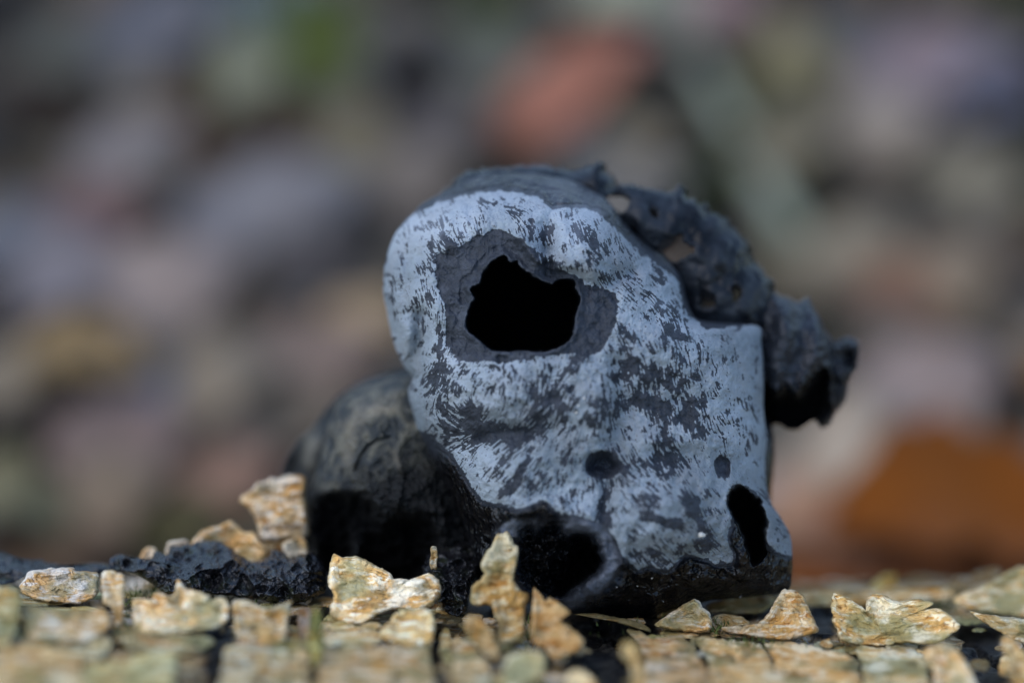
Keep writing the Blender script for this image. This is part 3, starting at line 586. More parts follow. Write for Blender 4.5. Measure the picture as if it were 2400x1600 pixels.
def face_attr(x, y, front):
    hole, ring, pale, sock, nost, pit, pit2 = zones(x, y)
    st = sample(streak_img, x, y)
    inpale = sstep(2, -2, pale) * sstep(-2, 2, ring)
    pl = inpale * (1 - .93 * st) * sstep(-3, 3, pit) * (1 - .75 * sstep(3, -3, pit2))
    pl = pl * front + (1 - front) * .15 * (fbm(x, y, 60, 3, 61) > 0)
    wet = sstep(0, 16, pale) * sstep(1000, 1110, y) + sstep(4, -4, nost) ; wet = np.clip(wet + .6 * sstep(0, 14, pale) * sstep(640, 560, y), 0, 1)
    wet = wet * (1 - .93 * np.clip(np.exp(-((nost - 24) / 30) ** 2) * sstep(1190, 1240, y), 0, 1))
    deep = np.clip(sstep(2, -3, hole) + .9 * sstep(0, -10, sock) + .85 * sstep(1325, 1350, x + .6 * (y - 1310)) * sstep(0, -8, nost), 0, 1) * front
    tone = np.clip(.5 + .5 * fbm(x, y, 90, 3, 63) + .34 * sstep(640, 470, y) - .18 * sstep(900, 1000, y), 0, 1)  # random mottling plus painted light: upper head lighter, lower face darker
    lip = np.exp(-((nost - 24) / 28) ** 2) * sstep(1180, 1230, y)
    rg = sstep(0, -6, ring); tone = tone * (1 - rg) + rg * np.clip(.66 - .25 * sstep(1310, 1370, x) + .2 * fbm(x, y, 40, 3, 67), 0, 1)  # shading of the ring painted into tone, its right side darker
    tone = np.clip(np.maximum(tone, lip * 1.0), 0, 1)
    return dict(pale=pl, wet=wet, deep=deep, tone=tone)
fun = thing('skull_like_fungus', P(1400, 1440, .3), 'grey skull-like fungus with a large black hole, on the log', 'fungus')
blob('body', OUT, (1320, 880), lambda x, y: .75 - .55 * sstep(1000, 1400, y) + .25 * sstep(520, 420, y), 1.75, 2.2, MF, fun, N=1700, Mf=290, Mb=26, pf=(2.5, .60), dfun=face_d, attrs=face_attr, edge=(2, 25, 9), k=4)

# perforated crust behind the face
def sheet(name, poly, holes, dfun, th, mat, parent, step=3.5, jag=9, seed=1):
    p = np.array(poly, float); lo = p.min(0) - 10; hi = p.max(0) + 10
    X, Y = np.meshgrid(np.arange(lo[0], hi[0], step), np.arange(lo[1], hi[1], step))
    jn = jag * fbm(X, Y, 13, 3, seed)
    s = sdf(X, Y, smooth_poly(poly, 4)) + jn
    for h in holes: s = np.maximum(s, -(sdf(X, Y, smooth_poly(h, 4)) + .6 * jn))
    keep = s < 0; d = dfun(X, Y)
    n, m = X.shape; idx = -np.ones((n, m), int)
    cell = keep[:-1, :-1] & keep[:-1, 1:] & keep[1:, 1:] & keep[1:, :-1]
    used = np.zeros((n, m), bool); used[:-1, :-1] |= cell; used[:-1, 1:] |= cell; used[1:, 1:] |= cell; used[1:, :-1] |= cell
    idx[used] = np.arange(used.sum())
    V = P(X[used], Y[used], d[used])
    I = np.where(cell); i, j = I
    q = np.stack((idx[i, j], idx[i + 1, j], idx[i + 1, j + 1], idx[i, j + 1]), 1)
    o = mesh_obj(name, V, q, None, mat, parent, {'rim': sstep(30, 8, -sdf(X[used], Y[used] + 0, smooth_poly(poly, 4)) + 12 * fbm(X[used], Y[used], 25, 3, seed + 9)) * sstep(430, 490, Y[used])})
    mo = o.modifiers.new('thickness', 'SOLIDIFY'); mo.thickness = th; mo.offset = 0
    return o
CRUST = [(1020,470),(1050,445),(1078,413),(1130,399),(1218,392),(1288,393),(1341,404),(1375,395),(1408,381),(1418,404),(1434,417),(1446,440),(1458,433),(1496,438),(1545,449),(1577,455),(1590,441),(1612,466),(1639,479),(1664,500),(1688,506),(1724,542),(1751,569),(1764,609),(1790,640),(1812,670),(1820,760),(1800,800),(1700,800),(1620,780),(1580,730),(1570,690),(1520,630),(1450,570),(1400,520),(1300,520),(1100,520)]
HOLES = [[(1342,440),(1362,436),(1382,442),(1390,452),(1370,454),(1350,450)],[(1424,466),(1440,458),(1462,460),(1474,470),(1470,492),(1446,498),(1434,484)],
 [(1544,586),(1560,566),(1580,552),(1600,552),(1602,572),(1622,582),(1628,590),(1604,604),(1582,612),(1560,604)],[(1640,706),(1646,686),(1662,682),(1676,700),(1670,720),(1650,724)],[(1714,690),(1718,674),(1730,674),(1735,690),(1728,706),(1718,706)],
 [(1520,494),(1528,490),(1541,502),(1540,512),(1527,508)],[(1845,710),(1852,706),(1858,716),(1850,722)]]
def crust_d(x, y):
    s = sdf(x, y, smooth_poly(CRUST, 4)); e = np.clip(-s / 130, 0, 1)
    return 1.45 - .70 * np.sqrt(1 - (1 - e) ** 2) + .07 * fbm(x, y, 60, 3, 81) + .03 * fbm(x, y, 20, 2, 82)
sheet('crust', CRUST, HOLES, crust_d, .07, MCRUST, fun)
HB = [[(1424,466),(1440,458),(1480,450),(1490,480),(1470,498),(1440,500)],[(1556,606),(1588,580),(1606,540),(1650,540),(1656,606),(1600,640)],[(1652,712),(1664,704),(1690,712),(1680,740),(1655,730)],[(1722,690),(1736,680),(1745,700),(1728,708)],[(1342,440),(1362,430),(1395,436),(1400,456),(1370,460)]]
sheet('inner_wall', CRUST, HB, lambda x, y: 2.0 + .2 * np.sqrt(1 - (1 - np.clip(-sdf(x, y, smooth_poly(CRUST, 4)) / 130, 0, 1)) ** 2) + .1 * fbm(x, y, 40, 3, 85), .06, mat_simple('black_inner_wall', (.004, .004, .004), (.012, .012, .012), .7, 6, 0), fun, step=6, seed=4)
# ragged black rim on the crust's far edge
for i, (x, y, r) in enumerate([(1594,448,13),(1414,390,10),(1436,424,9),(1470,440,9),(1650,490,14),(1722,552,13),(1768,628,14),(1800,664,15)]):
    pl = [(x + r * math.cos(a) * rng.uniform(.6, 1.3), y + r * math.sin(a) * rng.uniform(.6, 1.2)) for a in np.linspace(0, 6.28, 9)[:-1]]
    blob('rim_lump', pl, (x, y), 1.35, .15, .2, MRIM, fun, N=64, Mf=14, Mb=6, edge=(5, 12, i))
# lobe on the right with its own black hollow
RL = [(1768,640),(1804,656),(1818,685),(1849,698),(1871,707),(1888,696),(1897,698),(1905,720),(1920,743),(1938,779),(1950,805),(1958,850),(1962,900),(1960,950),(1950,985),(1925,1004),(1911,988),(1871,1004),(1845,1010),(1827,993),(1804,996),(1780,1010),(1740,900),(1740,760)]
RC = smooth_poly([(1760,890),(1790,905),(1815,928),(1842,912),(1870,926),(1895,900),(1915,884),(1936,868),(1946,900),(1944,950),(1925,985),(1870,1012),(1820,1005),(1770,1012)], 4)
def lobe_d(x, y):
    c = sdf(x, y, RC) + 14 * fbm(x, y, 24, 3, 91)
    return .12 * fbm(x, y, 40, 3, 92) + .09 * np.sin(x / 15. + .01 * y) * sstep(5, 40, c) + .8 * sstep(20, -34, c)
def lobe_a(x, y, f):
    c = sdf(x, y, RC)
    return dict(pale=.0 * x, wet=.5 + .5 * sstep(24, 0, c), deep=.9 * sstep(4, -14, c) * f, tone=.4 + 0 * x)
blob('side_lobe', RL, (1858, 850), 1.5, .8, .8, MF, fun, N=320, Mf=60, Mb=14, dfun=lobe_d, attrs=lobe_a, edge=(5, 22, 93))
TL = [(1940,806),(1960,796),(1983,791),(2008,797),(2017,820),(2013,850),(2001,880),(1988,905),(1984,936),(1966,962),(1950,972),(1938,950),(1930,910),(1928,860)]
blob('side_lobe', TL, (1966, 880), 1.75, .45, .5, MF, fun, N=180, Mf=40, Mb=10, dfun=lambda x, y: .12 * fbm(x, y, 22, 3, 95) + .35 * gauss(x, y, 1990, 840, 16, 26), attrs=lambda x, y, f: dict(pale=0 * x, wet=.75 - .5 * gauss(x, y, 1962, 915, 22, 26), deep=0 * x, tone=0 * x + .3), edge=(5, 16, 97))
blob('stem_edge', [(1770,980),(1806,985),(1816,1040),(1814,1100),(1808,1150),(1806,1182),(1780,1196),(1760,1100)], (1788, 1090), 1.5, .3, .4, MCHAR, fun, N=90, Mf=14, Mb=8, edge=(3, 18, 3))
# pale grains stuck to the snout and the wet base
gr = [(1642,1252,.034),(1648,1254,.026),(1351,966,.012),(1369,932,.012),(1356,950,.01)]
for i in range(5): gr.append((rng.uniform(1440, 1760), rng.uniform(1330, 1415), rng.uniform(.005, .010)))
fb = bpy.data.objects['body'].data
co = np.empty(len(fb.vertices) * 3, np.float32); fb.vertices.foreach_get('co', co); co = co.reshape(-1, 3)[:1700 * 290] + np.array(fun.location)
rel = co - CAM; dep = rel @ FW; fpx = 1200 + (rel @ RX) / dep * DIST / PX; fpy = 800 - (rel @ UP) / dep * DIST / PX
vs, qs = [], []
for (x, y, r) in gr:
    k = int(np.argmin((fpx - x) ** 2 + (fpy - y) ** 2)); c = co[k]
    b0 = len(vs)
    for dz, rr in ((-.8, .5), (0, 1), (.8, .55)):
        for a in range(6): vs.append(c + r * np.array([rr * math.cos(a * 1.047) * 1.3, rr * math.sin(a * 1.047), dz]))
    for l in range(2):
        for a in range(6): qs.append((b0 + l * 6 + a, b0 + l * 6 + (a + 1) % 6, b0 + (l + 1) * 6 + (a + 1) % 6, b0 + (l + 1) * 6 + a))
    qs += [(b0, b0 + 1, b0 + 2, b0 + 3), (b0 + 3, b0 + 4, b0 + 5, b0), (b0 + 12, b0 + 13, b0 + 14, b0 + 15), (b0 + 15, b0 + 16, b0 + 17, b0 + 12)]
tag(mesh_obj('grains', vs, qs, None, MGRAIN, fun), kind='stuff')

# ------------------------------------------------------------------ the round brown fungus at its left
ball = thing('round_fungus', P(900, 1350, 1.4), 'round brown and black fungus with a dark hollow, left of the skull-like one', 'fungus')
BL = [(800,940),(850,905),(905,888),(960,880),(1020,900),(1080,980),(1130,1100),(1150,1220),(1140,1330),(1080,1400),(950,1400),(820,1380),(750,1330),(733,1271),(722,1222),(720,1173),(734,1131),(748,1090),(755,1055),(766,1010),(780,970)]
BC = smooth_poly([(745,1180),(770,1163),(800,1157),(840,1163),(868,1180),(880,1215),(905,1228),(930,1212),(975,1216),(1008,1240),(1016,1290),(1000,1350),(900,1400),(780,1370),(745,1300),(738,1240)], 4)
def ball_d(x, y):
    c = sdf(x, y, BC) + 10 * fbm(x, y, 26, 3, 101)
    d = .10 * fbm(x, y, 90, 3, 102) + .05 * fbm(x, y, 26, 4, 103) + .09 * sstep(1050, 1180, y) * (ridge(x, y, 26, 3, 104) - .5)
    d += .10 * sstep(4, -4, seg_dist(x, y, [(832,1100),(845,1070),(862,1045),(885,1030),(912,1024)]) - 3)
    d -= .06 * np.exp(-(seg_dist(x, y, [(930,1060),(940,1110),(938,1160),(925,1205),(900,1225)]) / 9) ** 2)
    d -= .12 * gauss(x, y, 880, 960, 90, 60)
    return d + (.40 + .35 * (1 - ridge(x, y, 30, 3, 109))) * sstep(22, -40, c) - .55 * gauss(x, y, 836, 1300, 12, 40, 5)
def ball_a(x, y, f):
    c = sdf(x, y, BC) + 16 * fbm(x, y, 26, 4, 101)
    wet = sstep(1030, 1150, y + .35 * (x - 900) + 40 * fbm(x, y, 50, 3, 106))
    st = .7 * gauss(x, y, 890, 960, 100, 40, -10) * sstep(-.1, .5, fbm(x, y, 40, 4, 105)) + .55 * np.exp(-(seg_dist(x, y, [(925,1060),(942,1110),(938,1160),(925,1205)]) / 8) ** 2) + .4 * np.exp(-(seg_dist(x, y, [(815,1080),(822,1000),(850,955)]) / 16) ** 2)
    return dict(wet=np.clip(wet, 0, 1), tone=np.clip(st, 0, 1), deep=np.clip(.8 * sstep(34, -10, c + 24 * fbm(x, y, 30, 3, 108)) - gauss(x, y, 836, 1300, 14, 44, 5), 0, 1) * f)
blob('cap', BL, (915, 1130), 1.55, 1.15, 1.0, MB, ball, N=520, Mf=100, Mb=16, dfun=ball_d, attrs=ball_a, edge=(3, 25, 7))
BS = [(652,1125),(664,1085),(684,1048),(730,1000),(780,938),(824,904),(863,884),(909,872),(950,865),(1010,880),(1010,1100),(900,1260),(760,1290),(690,1260),(655,1180)]
blob('back_shell', BS, (820, 1090), 2.3, .55, .6, MB, ball, N=200, Mf=30, Mb=10, attrs=lambda x, y, f: dict(wet=.85 - .95 * gauss(x, y, 728, 1050, 26, 46, 25), tone=.35 * gauss(x, y, 728, 1050, 26, 46, 25), deep=.5 * gauss(x, y, 688, 1080, 20, 50, 25)), dfun=lambda x, y: .25 * gauss(x, y, 690, 1085, 24, 60, 25) - .15 * gauss(x, y, 732, 1050, 26, 50, 25), edge=(3, 25, 17))

# ------------------------------------------------------------------ black crumbly crusts on the log
def crumbs(poly, c, d0, slope, label, N=300, Mf=60, Tf=.35, seed=1):
    yb = max(p[1] for p in poly)
    f = lambda x, y: -.40 * (ridge(x, y, 62, 2, seed) - .55) - .20 * (ridge(x + 9 * fbm(x, y, 22, 2, seed), y, 27, 2, seed + 3) - .5) + .05 * fbm(x, y, 12, 3, seed + 5)
    o = blob('charred_crust', poly, c, lambda x, y: d0 + slope * (yb - y) * PX, Tf, .4, MCHAR, None, N=N, Mf=Mf, Mb=8, dfun=f, edge=(6, 14, seed), k=3)
    return tag(o, label, 'black crust', 'black crumbly crusts on the log')
crumbs([(258,1310),(279,1297),(306,1307),(326,1318),(354,1301),(371,1290),(388,1304),(401,1280),(442,1275),(486,1267),(507,1267),(534,1277),(561,1300),(578,1311),(600,1325),(600,1392),(510,1392),(425,1388),(391,1391),(340,1358),(299,1342),(258,1330)], (450, 1335), -.15, 1.4, 'widest mound of wrinkled wet black crust left of the fungi', 460, 80, .3, 111)
crumbs([(575,1330),(612,1308),(629,1297),(643,1287),(663,1290),(680,1304),(707,1297),(731,1294),(748,1307),(762,1331),(765,1370),(748,1395),(700,1412),(646,1410),(590,1395)], (670, 1350), -.2, 1.2, 'lumpy wet black crust just left of the large bark curl', 340, 70, .35, 121)
crumbs([(-60,1300),(0,1292),(20,1300),(60,1310),(110,1316),(150,1322),(200,1318),(250,1320),(265,1335),(200,1350),(80,1345),(20,1370),(-60,1375)], (90, 1332), .2, 2.4, 'low grey-black crust at the left end of the log crest', 260, 36, .15, 131)
crumbs([(1000,1300),(1050,1285),(1090,1270),(1125,1300),(1120,1345),(1100,1385),(1095,1430),(1070,1450),(1030,1420),(1010,1380),(990,1350)], (1060, 1360), -.35, .9, 'wet black crumbs between the two fungi and the bark spike', 300, 60, .3, 141)
crumbs([(1330,1452),(1400,1450),(1460,1460),(1500,1475),(1475,1500),(1450,1540),(1440,1600),(1400,1620),(1340,1590),(1320,1550),(1360,1510),(1345,1475)], (1400, 1520), -.9, 2.0, 'dark bare patch of cracked bark in front of the snout', 300, 50, .15, 151)

# fine moss in the cracks
vs, ts = [], []
for (x, y, n, sx, sy) in [(1560,1440,40,30,10),(1685,1470,60,12,16),(1470,1420,10,30,6),(1640,1398,30,30,5),(746,1500,80,8,40),(300,1440,60,8,30),(350,1385,60,30,10),(1400,1470,14,50,14),(1240,1480,30,6,30),(560,1395,60,60,8),(1770,1510,60,40,8),(2215,1420,50,40,8),(1745,1412,40,12,8)]:
    for _ in range(n):
        px, py = x + rng.gauss(0, sx), y + rng.gauss(0, sy); b = P(px, py, float(d_log(px, max(py, 1365))) - .12)
        a = rng.random() * 6.28; h = rng.uniform(.04, .11); w = .012; t = b + np.array([rng.gauss(0, .03), rng.gauss(0, .03), h])
        k = len(vs); vs += [b + w * np.array([math.cos(a), math.sin(a), 0]), b - w * np.array([math.cos(a), math.sin(a), 0]), t]; ts.append((k, k + 1, k + 2))
tag(mesh_obj('moss', vs, None, ts, MMOSS), 'fine green moss growing in the cracks of the bark', 'moss', kind='stuff')

# ------------------------------------------------------------------ fallen leaves on the forest floor
def leaf_mesh(seed, L=1.0, wid=.62, lobes=0.0, fold=.18, cup=.15, pw=.8):
    r = random.Random(seed); n = 13; vs = []; qs = []
    for i in range(n):
        u = i / (n - 1); w = wid * .5 * (math.sin(math.pi * u ** .8) ** pw) * (1 + lobes * math.sin(u * 19)) + .004
        zc = cup * math.sin(math.pi * u) + .05 * math.sin(7 * u + seed); tw = .12 * math.sin(3 * u + seed)
        for v in (-1, -.5, 0, .5, 1):
            ww = w * (1 + (.10 if i % 2 else -.05) * abs(v))
            vs.append(((u - .5) * L, v * ww * L, (zc + fold * abs(v) * w * 2 + tw * v * w + .03 * r.uniform(-1, 1)) * L))
    for i in range(n - 1):
        for j in range(4): qs.append((i * 5 + j, (i + 1) * 5 + j, (i + 1) * 5 + j + 1, i * 5 + j + 1))
    k = len(vs); s = .012                              # stalk
    for (x, z) in ((-.5, .01), (-.72, .05)):
        for a in range(3): vs.append((x * L, s * math.cos(a * 2.1) * L, (z + s * math.sin(a * 2.1)) * L))
    for a in range(3): qs.append((k + a, k + (a + 1) % 3, k + 3 + (a + 1) % 3, k + 3 + a))
    me = mesh_np('fallen_leaf', np.array(vs) - np.array([0, 0, 0]), qs, None, None, MLEAF); return me
LM = [leaf_mesh(1), leaf_mesh(2, wid=.75, fold=-.1), leaf_mesh(3, wid=.55, cup=-.12), leaf_mesh(4, wid=.8, lobes=.12, fold=.25), leaf_mesh(5, wid=.68, cup=.3), leaf_mesh(6, wid=.42), leaf_mesh(7, wid=.66, pw=1.25, cup=.05), leaf_mesh(9, wid=.36, pw=1.1, cup=.08)]
GAIN = np.array([.90, .87, .67])
def lin(c):
    c = np.array(c) / 255.; return np.where(c <= .04045, c / 12.92, ((c + .055) / 1.055) ** 2.4)
PXC = lambda p: float((p - CAM) @ FW) * PX / DIST            # cm per photo pixel at p
LABELS = []
def leaf(px, py, wpx, rgb, rot=None, tilt=None, mesh=None, label=None, name='fallen_leaf', up=0.0, cat='leaf', group=None, roll=None):
    p = ground_hit(px, py, .5 + up + .012 * wpx * math.sin(math.radians(tilt or 15)) * .25); s = PXC(p) * wpx
    rot = rng.uniform(0, 360) if rot is None else rot; tilt = rng.uniform(5, 32) if tilt is None else tilt
    o = link(name, LM[rng.randrange(6) if mesh is None else mesh])
    m = Matrix.Rotation(math.radians(tilt), 4, 'X') @ Matrix.Rotation(math.radians(rng.uniform(-15, 15) if roll is None else roll), 4, 'Y') @ Matrix.Rotation(math.radians(rot), 4, 'Z')
    o.rotation_euler = m.to_euler(); o.scale = (s, s, s)
    o.location = Vector(p)
    o.color = (*np.clip(lin(rgb) * GAIN, .003, .8), 1)
    tag(o, label, cat, group); return o
# leaves that show as patches of their own: x, y, width in the photograph, colour as it shows, turn, label
BGL = [
 (1335,205,470,(162,110,102),36,7,56,'salmon red leaf lying slantwise above the skull-like fungus'),
 (2350,1238,860,(122,68,10),7,6,3,'largest orange brown leaf, right of the fungus behind the log'),
 (2220,1335,560,(112,72,52),-6,1,12,'brown leaf lying under the edge of the largest orange leaf'),
 (1900,1335,330,(120,66,24),10,1,12,'orange leaf just behind the log beside the fungus base'),
 (1995,1300,330,(150,116,104),-25,0,20,'pinkish leaf tucked under the large orange leaf'),
 (1930,1220,300,(165,132,116),60,1,35,'peach coloured leaf close to the right side of the fungus'),
 (1880,1160,260,(150,134,136),20,1,30,'mauve leaf beside the fungus, above the peach one'),
 (2040,1122,330,(162,150,148),15,4,30,'pinkish white leaf above the tip of the large orange leaf'),
 (1918,1100,170,(112,114,142),20,2,30,'small slate blue leaf below the black side lobe'),
 (2110,1008,420,(138,130,120),8,2,18,'broad beige grey leaf right of the black side lobe'),
 (1975,1040,240,(96,98,72),12,2,18,'dull green leaf below the black side lobe'),
 (2180,915,340,(138,124,130),30,1,38,'mauve leaf right of the black side lobe'),
 (2320,848,420,(124,78,24),-20,2,20,'ochre leaf at the right edge above the mauve leaf'),
 (2400,850,180,(140,124,116),70,1,30,'beige leaf at the right edge of the picture'),
 (2209,656,260,(132,118,110),30,1,35,'pinkish beige leaf right of the black side lobe, higher up'),
 (2100,712,230,(120,92,82),-40,0,30,'reddish brown leaf above the black side lobe'),
 (2004,600,250,(126,118,112),50,1,45,'light grey leaf where the twig ends'),
 (2215,185,400,(126,112,126),20,1,35,'big mauve leaf in the upper right of the litter'),
 (2330,275,260,(96,96,122),10,3,35,'blue violet leaf at the upper right edge'),
 (2070,320,260,(142,132,134),60,4,45,'pale mauve leaf in the upper right of the litter'),
 (2110,385,260,(124,114,106),-10,0,25,'beige leaf below the pale mauve one'),
 (2285,430,280,(126,120,114),40,1,40,'light grey leaf near the right edge'),
 (2214,660,240,(120,102,88),15,1,25,'brown grey leaf below the black gap at the right'),
 (1857,160,230,(132,124,104),100,1,45,'tan leaf in the upper right, beside the twig'),
 (1893,366,220,(112,106,98),40,4,35,'grey beige leaf right of the twig'),
 (1623,35,280,(162,134,146),25,1,40,'pink leaf at the top edge above the twig'),
 (1489,60,300,(148,150,142),-10,4,40,'whitish leaf at the top edge above the red leaf'),
 (1451,366,260,(126,116,106),20,1,30,'beige leaf just above the crust of the skull-like fungus'),
 (1183,165,280,(96,98,98),30,1,35,'grey leaf left of the salmon red leaf'),
 (1037,333,260,(96,90,98),60,0,35,'grey violet leaf above the left of the skull-like fungus'),
 (915,100,230,(102,98,96),80,1,40,'grey leaf beside the green grass at the top'),
 (808,352,240,(114,106,92),70,1,40,'fawn leaf below the green grass'),
 (642,500,400,(116,114,128),25,1,38,'large grey violet leaf in the middle of the left litter'),
 (613,200,220,(124,126,118),40,4,45,'pale grey leaf left of the green grass'),
 (663,10,300,(92,104,120),0,1,30,'bluish leaf at the top edge left of the grass'),
 (373,85,330,(98,98,114),60,0,45,'dusky violet leaf at the top left'),
 (157,125,260,(80,82,84),80,1,40,'dark grey leaf in the top left corner'),
 (311,365,270,(120,114,124),40,1,45,'light violet grey leaf at the left'),
 (423,448,190,(96,76,60),60,2,35,'small brown leaf right of the light violet one'),
 (228,530,260,(114,92,96),30,0,35,'dull mauve leaf at the left'),
 (41,551,260,(98,100,118),40,1,40,'blue grey leaf at the left edge'),
 (373,690,420,(138,126,132),20,1,35,'broad light mauve leaf at the left'),
 (191,705,300,(114,110,126),10,3,35,'lilac leaf at the left, beside the light mauve one'),
 (373,800,340,(138,126,118),0,2,25,'beige leaf under the broad light mauve one'),
 (205,868,300,(134,114,90),-15,0,25,'tan leaf at the left, above the dark hollow'),
 (40,880,240,(126,116,110),30,1,30,'grey beige leaf at the left edge'),
 (846,782,260,(154,134,118),50,1,42,'peach beige leaf left of the skull-like fungus'),
 (741,877,320,(128,112,112),20,0,32,'mauve brown leaf left above the round fungus'),
 (559,930,280,(126,116,112),40,4,36,'grey pink leaf left of the round fungus'),
 (397,944,280,(86,90,112),25,1,32,'slate blue leaf in the lower left litter'),
 (287,1078,340,(124,108,112),30,0,30,'dusty mauve leaf in the lower left litter'),
 (478,1035,330,(112,106,96),25,2,28,'olive grey leaf in the lower left litter'),
 (526,1126,260,(132,106,100),20,1,28,'pinkish leaf left of the standing bark curl'),
 (530,1196,260,(108,70,50),0,2,20,'rust brown leaf left of the standing bark curl'),
 (215,1174,360,(124,110,102),25,1,26,'beige pink leaf above the left crest of the log'),
 (38,1238,280,(112,108,92),0,4,26,'greenish grey leaf above the left end of the log'),
 (420,1225,240,(80,76,56),20,1,20,'olive leaf behind the black crumbly crust'),
 (167,1238,240,(86,78,74),0,2,20,'dark grey leaf above the left end of the log'),
 (143,1300,300,(88,72,62),0,1,16,'brown leaf touching the log crest at the left'),
 (760,640,260,(84,80,88),30,0,35,'dark violet leaf left of the skull-like fungus'),
 (540,815,260,(92,80,74),0,1,28,'dull brown leaf left of the peach beige one'),
 (1991,95,240,(82,82,90),60,0,40,'dark grey leaf at the top, right of the tan one'),
 (980,420,240,(112,104,106),20,1,38,'grey pink leaf just above the left of the skull-like fungus'),
 (700,1010,300,(110,100,96),10,0,26,'grey brown leaf beside the top of the round fungus'),
]
GAP_SHADE = [(29,41,200),(124,290,330),(477,205,230),(530,385,230),(394,551,180),(588,695,330),(81,965,330),(95,1044,300),(883,255,200),(808,601,200),(965,237,280),(1007,103,200),(1451,302,200),(2147,527,250),(2384,504,170),(2335,50,240),(2362,758,230),(2362,947,230),(2076,855,200),(1670,170,180),(1924,464,190),(310,734,120)]  # added near-black leaves: shade of the gaps in the litter put into their colour
i0 = 0
for (x, y, w, c, rot, mesh, tilt, lab) in BGL:
    leaf(x, y, w * (1.18 if w < 420 else 1), tuple(v * 1.06 for v in c), rot, tilt * (.68 if w < 420 else 1), mesh, lab, up=.35 + .02 * (i0 % 7) + (.8 if w > 700 or (c[0] - c[2] > 110 and w > 400) else 0), roll=0); i0 += 1
USED = set()
def beside(colour, x, y):
    """a label that places a leaf against the nearest patch that can be told apart"""
    k = min(BGL, key=lambda b: (b[0] - x) ** 2 + (b[1] - y) ** 2); dx, dy = x - k[0], y - k[1]
    ref = k[7].split(' leaf')[0] + ' leaf'; u = abs(dx) > .45 * abs(dy); v = abs(dy) > .45 * abs(dx)
    ver = 'upper' if dy < 0 else 'lower'; hor = 'right' if dx > 0 else 'left'
    w = ('by the %s %s of' % (ver, hor)) if u and v else (('just %s of' % hor) if u else ('just above' if dy < 0 else 'just below'))
    return '%s leaf %s the %s' % (colour, w, ref)
def place_beside(x, y, w, rgb, colour, tilt, up, group):
    lab = beside(colour, x, y)
    if lab in USED: return
    USED.add(lab); leaf(x, y, w, rgb, rng.uniform(-20, 20) if tilt else None, tilt, None, lab, up=up, group=group, roll=0 if tilt else None)
for (x, y, w) in GAP_SHADE:
    place_beside(x, y, w, rng.choice(((44, 38, 34), (36, 30, 28), (48, 38, 32))), 'shade-black stand-in', 8, .18, 'leaves standing in for dark shaded gaps in the litter')
GEN = [((104, 96, 98), 'dull violet brown'), ((112, 104, 96), 'dull beige'), ((84, 78, 78), 'dark grey'), ((98, 78, 64), 'dull brown'), ((112, 110, 114), 'pale grey'), ((74, 74, 52), 'dull olive')]
for i in range(230):
    x, y = rng.uniform(-80, 2480), rng.uniform(-60, 1330)
    c, lab = GEN[rng.choices(range(6), (3, 3, 3, 2, 2, 2))[0]]; f = rng.uniform(.7, 1.05)
    place_beside(x, y, rng.uniform(180, 320), tuple(v * f for v in c), lab, None, rng.uniform(-.12, .1), 'leaves of the leaf litter')
# the rest of the litter as one mass
vs, qs = [], []; tv = []
base_m = [np.array([v.co[:] for v in m.vertices]) for m in LM]; base_q = [np.array([list(p.vertices) for p in m.polygons]) for m in LM]
off = 0; Vall = []; Qall = []
nr_ = np.random.RandomState(8)
for i in range(3600):
    while True:
        x = nr_.normal(0, 45); y = nr_.uniform(-60, 190)
        if not (abs(x) < 32 and -23 < y < 12): break
    k = nr_.randint(6); s = nr_.uniform(2.2, 4.8); R = Matrix.Rotation(nr_.normal(0, .3), 3, 'X') @ Matrix.Rotation(nr_.normal(0, .3), 3, 'Y') @ Matrix.Rotation(nr_.uniform(0, 6.28), 3, 'Z')
    Vv = (base_m[k] * s) @ np.array(R).T + np.array([x, y, float(ground_z(x, y)) + .1 + nr_.uniform(0, .15)])
    Vall.append(Vv); Qall.append(base_q[k] + off); off += len(Vv)
MLIT = mat_simple('brown_leaf_litter', (.036, .031, .024), (.15, .132, .108), .5, .45, 0, None, (.09, .055, .035))
tag(mesh_obj('leaf_litter', np.concatenate(Vall), np.concatenate(Qall), None, MLIT), 'brown leaf litter covering the forest floor behind the log', 'leaf litter', kind='stuff')

# pale twig lying across the litter
def tube(pts, rad, n=10):
    pts = [np.array(p) for p in pts]; vs, qs = [], []
    for i, p in enumerate(pts):
        t = pts[min(i + 1, len(pts) - 1)] - pts[max(i - 1, 0)]; t /= np.linalg.norm(t); a = np.cross(t, [0, 0, 1.0]); a /= np.linalg.norm(a); b = np.cross(a, t)
        for k in range(n): vs.append(p + rad[i] * (math.cos(k * 6.2832 / n) * a + math.sin(k * 6.2832 / n) * b))
    for i in range(len(pts) - 1):
        for k in range(n): qs.append((i * n + k, i * n + (k + 1) % n, (i + 1) * n + (k + 1) % n, (i + 1) * n + k))
    e = len(vs); vs += [pts[0], pts[-1]]; l = (len(pts) - 1) * n
    ts = [(e, (k + 1) % n, k) for k in range(n)] + [(e + 1, l + k, l + (k + 1) % n) for k in range(n)]
    return vs, qs, ts
tp = [(1575,110),(1610,190),(1655,270),(1700,345),(1735,410),(1775,490),(1815,560),(1870,640)]
pts = [ground_hit(*p) + np.array([0, -.6, .95 + .1 * math.sin(i)]) for i, p in enumerate(tp)]
v_, q_, t_ = tube(pts, [.16, .2, .24, .28, .3, .3, .32, .3])
tag(mesh_obj('twig', v_, q_, t_, MTWIG), 'long pale grey green twig lying slantwise over the litter at the right', 'twig')
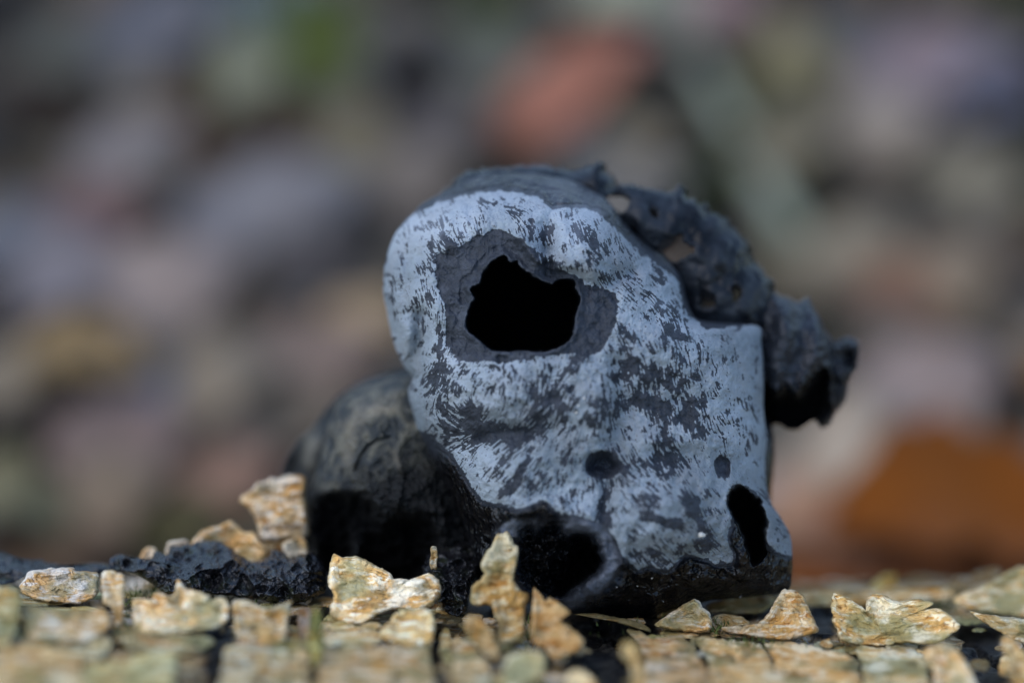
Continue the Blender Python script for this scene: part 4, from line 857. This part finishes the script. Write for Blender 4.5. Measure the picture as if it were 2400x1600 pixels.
# green grass tufts
def grass(px, py, n, hgt, spread, label, mat=MGREEN):
    p = ground_hit(px, py) + np.array([0, -.4, .2]); t = thing('grass_tuft', p, label, 'grass')
    for i in range(n):
        a = rng.uniform(-spread, spread); h = hgt * rng.uniform(.7, 1.1); b = p + np.array([rng.uniform(-.5, .5), rng.uniform(-.4, .4), 0]); w = rng.uniform(.2, .36)
        vv, qq = [], []
        for k in range(7):
            u = k / 6; c = b + np.array([math.sin(a) * h * u ** 1.4, -.2 * h * u * u, math.cos(a) * h * u * (1 - .15 * u)])
            for sgn in (-1, 0, 1): vv.append(c + np.array([sgn * w * (1 - u ** 2) + .001 * sgn, .05 * abs(sgn), 0]))
        for k in range(6):
            for s_ in (0, 1): qq.append((k * 3 + s_, k * 3 + s_ + 1, k * 3 + s_ + 4, k * 3 + s_ + 3))
        mesh_obj('blade', vv, qq, None, mat, t)
grass(775, 290, 22, 5.0, .2, 'upright green grass tuft in the upper left of the litter')
def cushion(px, py, wpx, label):
    p = ground_hit(px, py, .3); r = PXC(p) * wpx * .5; n, m = 28, 9; vv = [p + np.array([0, 0, .55 * r])]; qq = []; tt = []
    for i in range(1, m + 1):
        for k in range(n):
            a = k / n * 6.2832; t = i / m; q = r * (1 + .18 * float(fbm(np.array(3 * math.cos(a)), np.array(3 * math.sin(a)), 1.2, 3, int(px)))) * t
            vv.append(p + np.array([q * math.cos(a), q * math.sin(a), .55 * r * (1 - t ** 2) ** .7 * (1 + .3 * rng.uniform(-1, 1)) - .35 * t]))
    for k in range(n): tt.append((0, 1 + k, 1 + (k + 1) % n))
    for i in range(m - 1):
        for k in range(n): qq.append((1 + i * n + k, 1 + (i + 1) * n + k, 1 + (i + 1) * n + (k + 1) % n, 1 + i * n + (k + 1) % n))
    tag(mesh_obj('moss_cushion', vv, qq, tt, MMOSS), label, 'moss')
cushion(770, 255, 230, 'olive green moss cushion at the foot of the upright grass tuft')
cushion(1150, 95, 260, 'dark green moss cushion at the top, left of the salmon red leaf')
cushion(1930, 470, 170, 'small dark olive moss cushion right of the twig')
grass(720, 250, 12, 3.6, .35, 'shorter green grass tuft just left of the tall upright one')
grass(1120, 70, 9, 1.8, .9, 'low dark green grass tuft at the top, above the skull-like fungus', MMOSS)
grass(1790, 640, 7, 1.3, .9, 'small yellowish green tuft where the twig ends', MMOSS)
grass(1640, 470, 6, 1.2, .9, 'small dark green tuft just above the perforated crust', MMOSS)
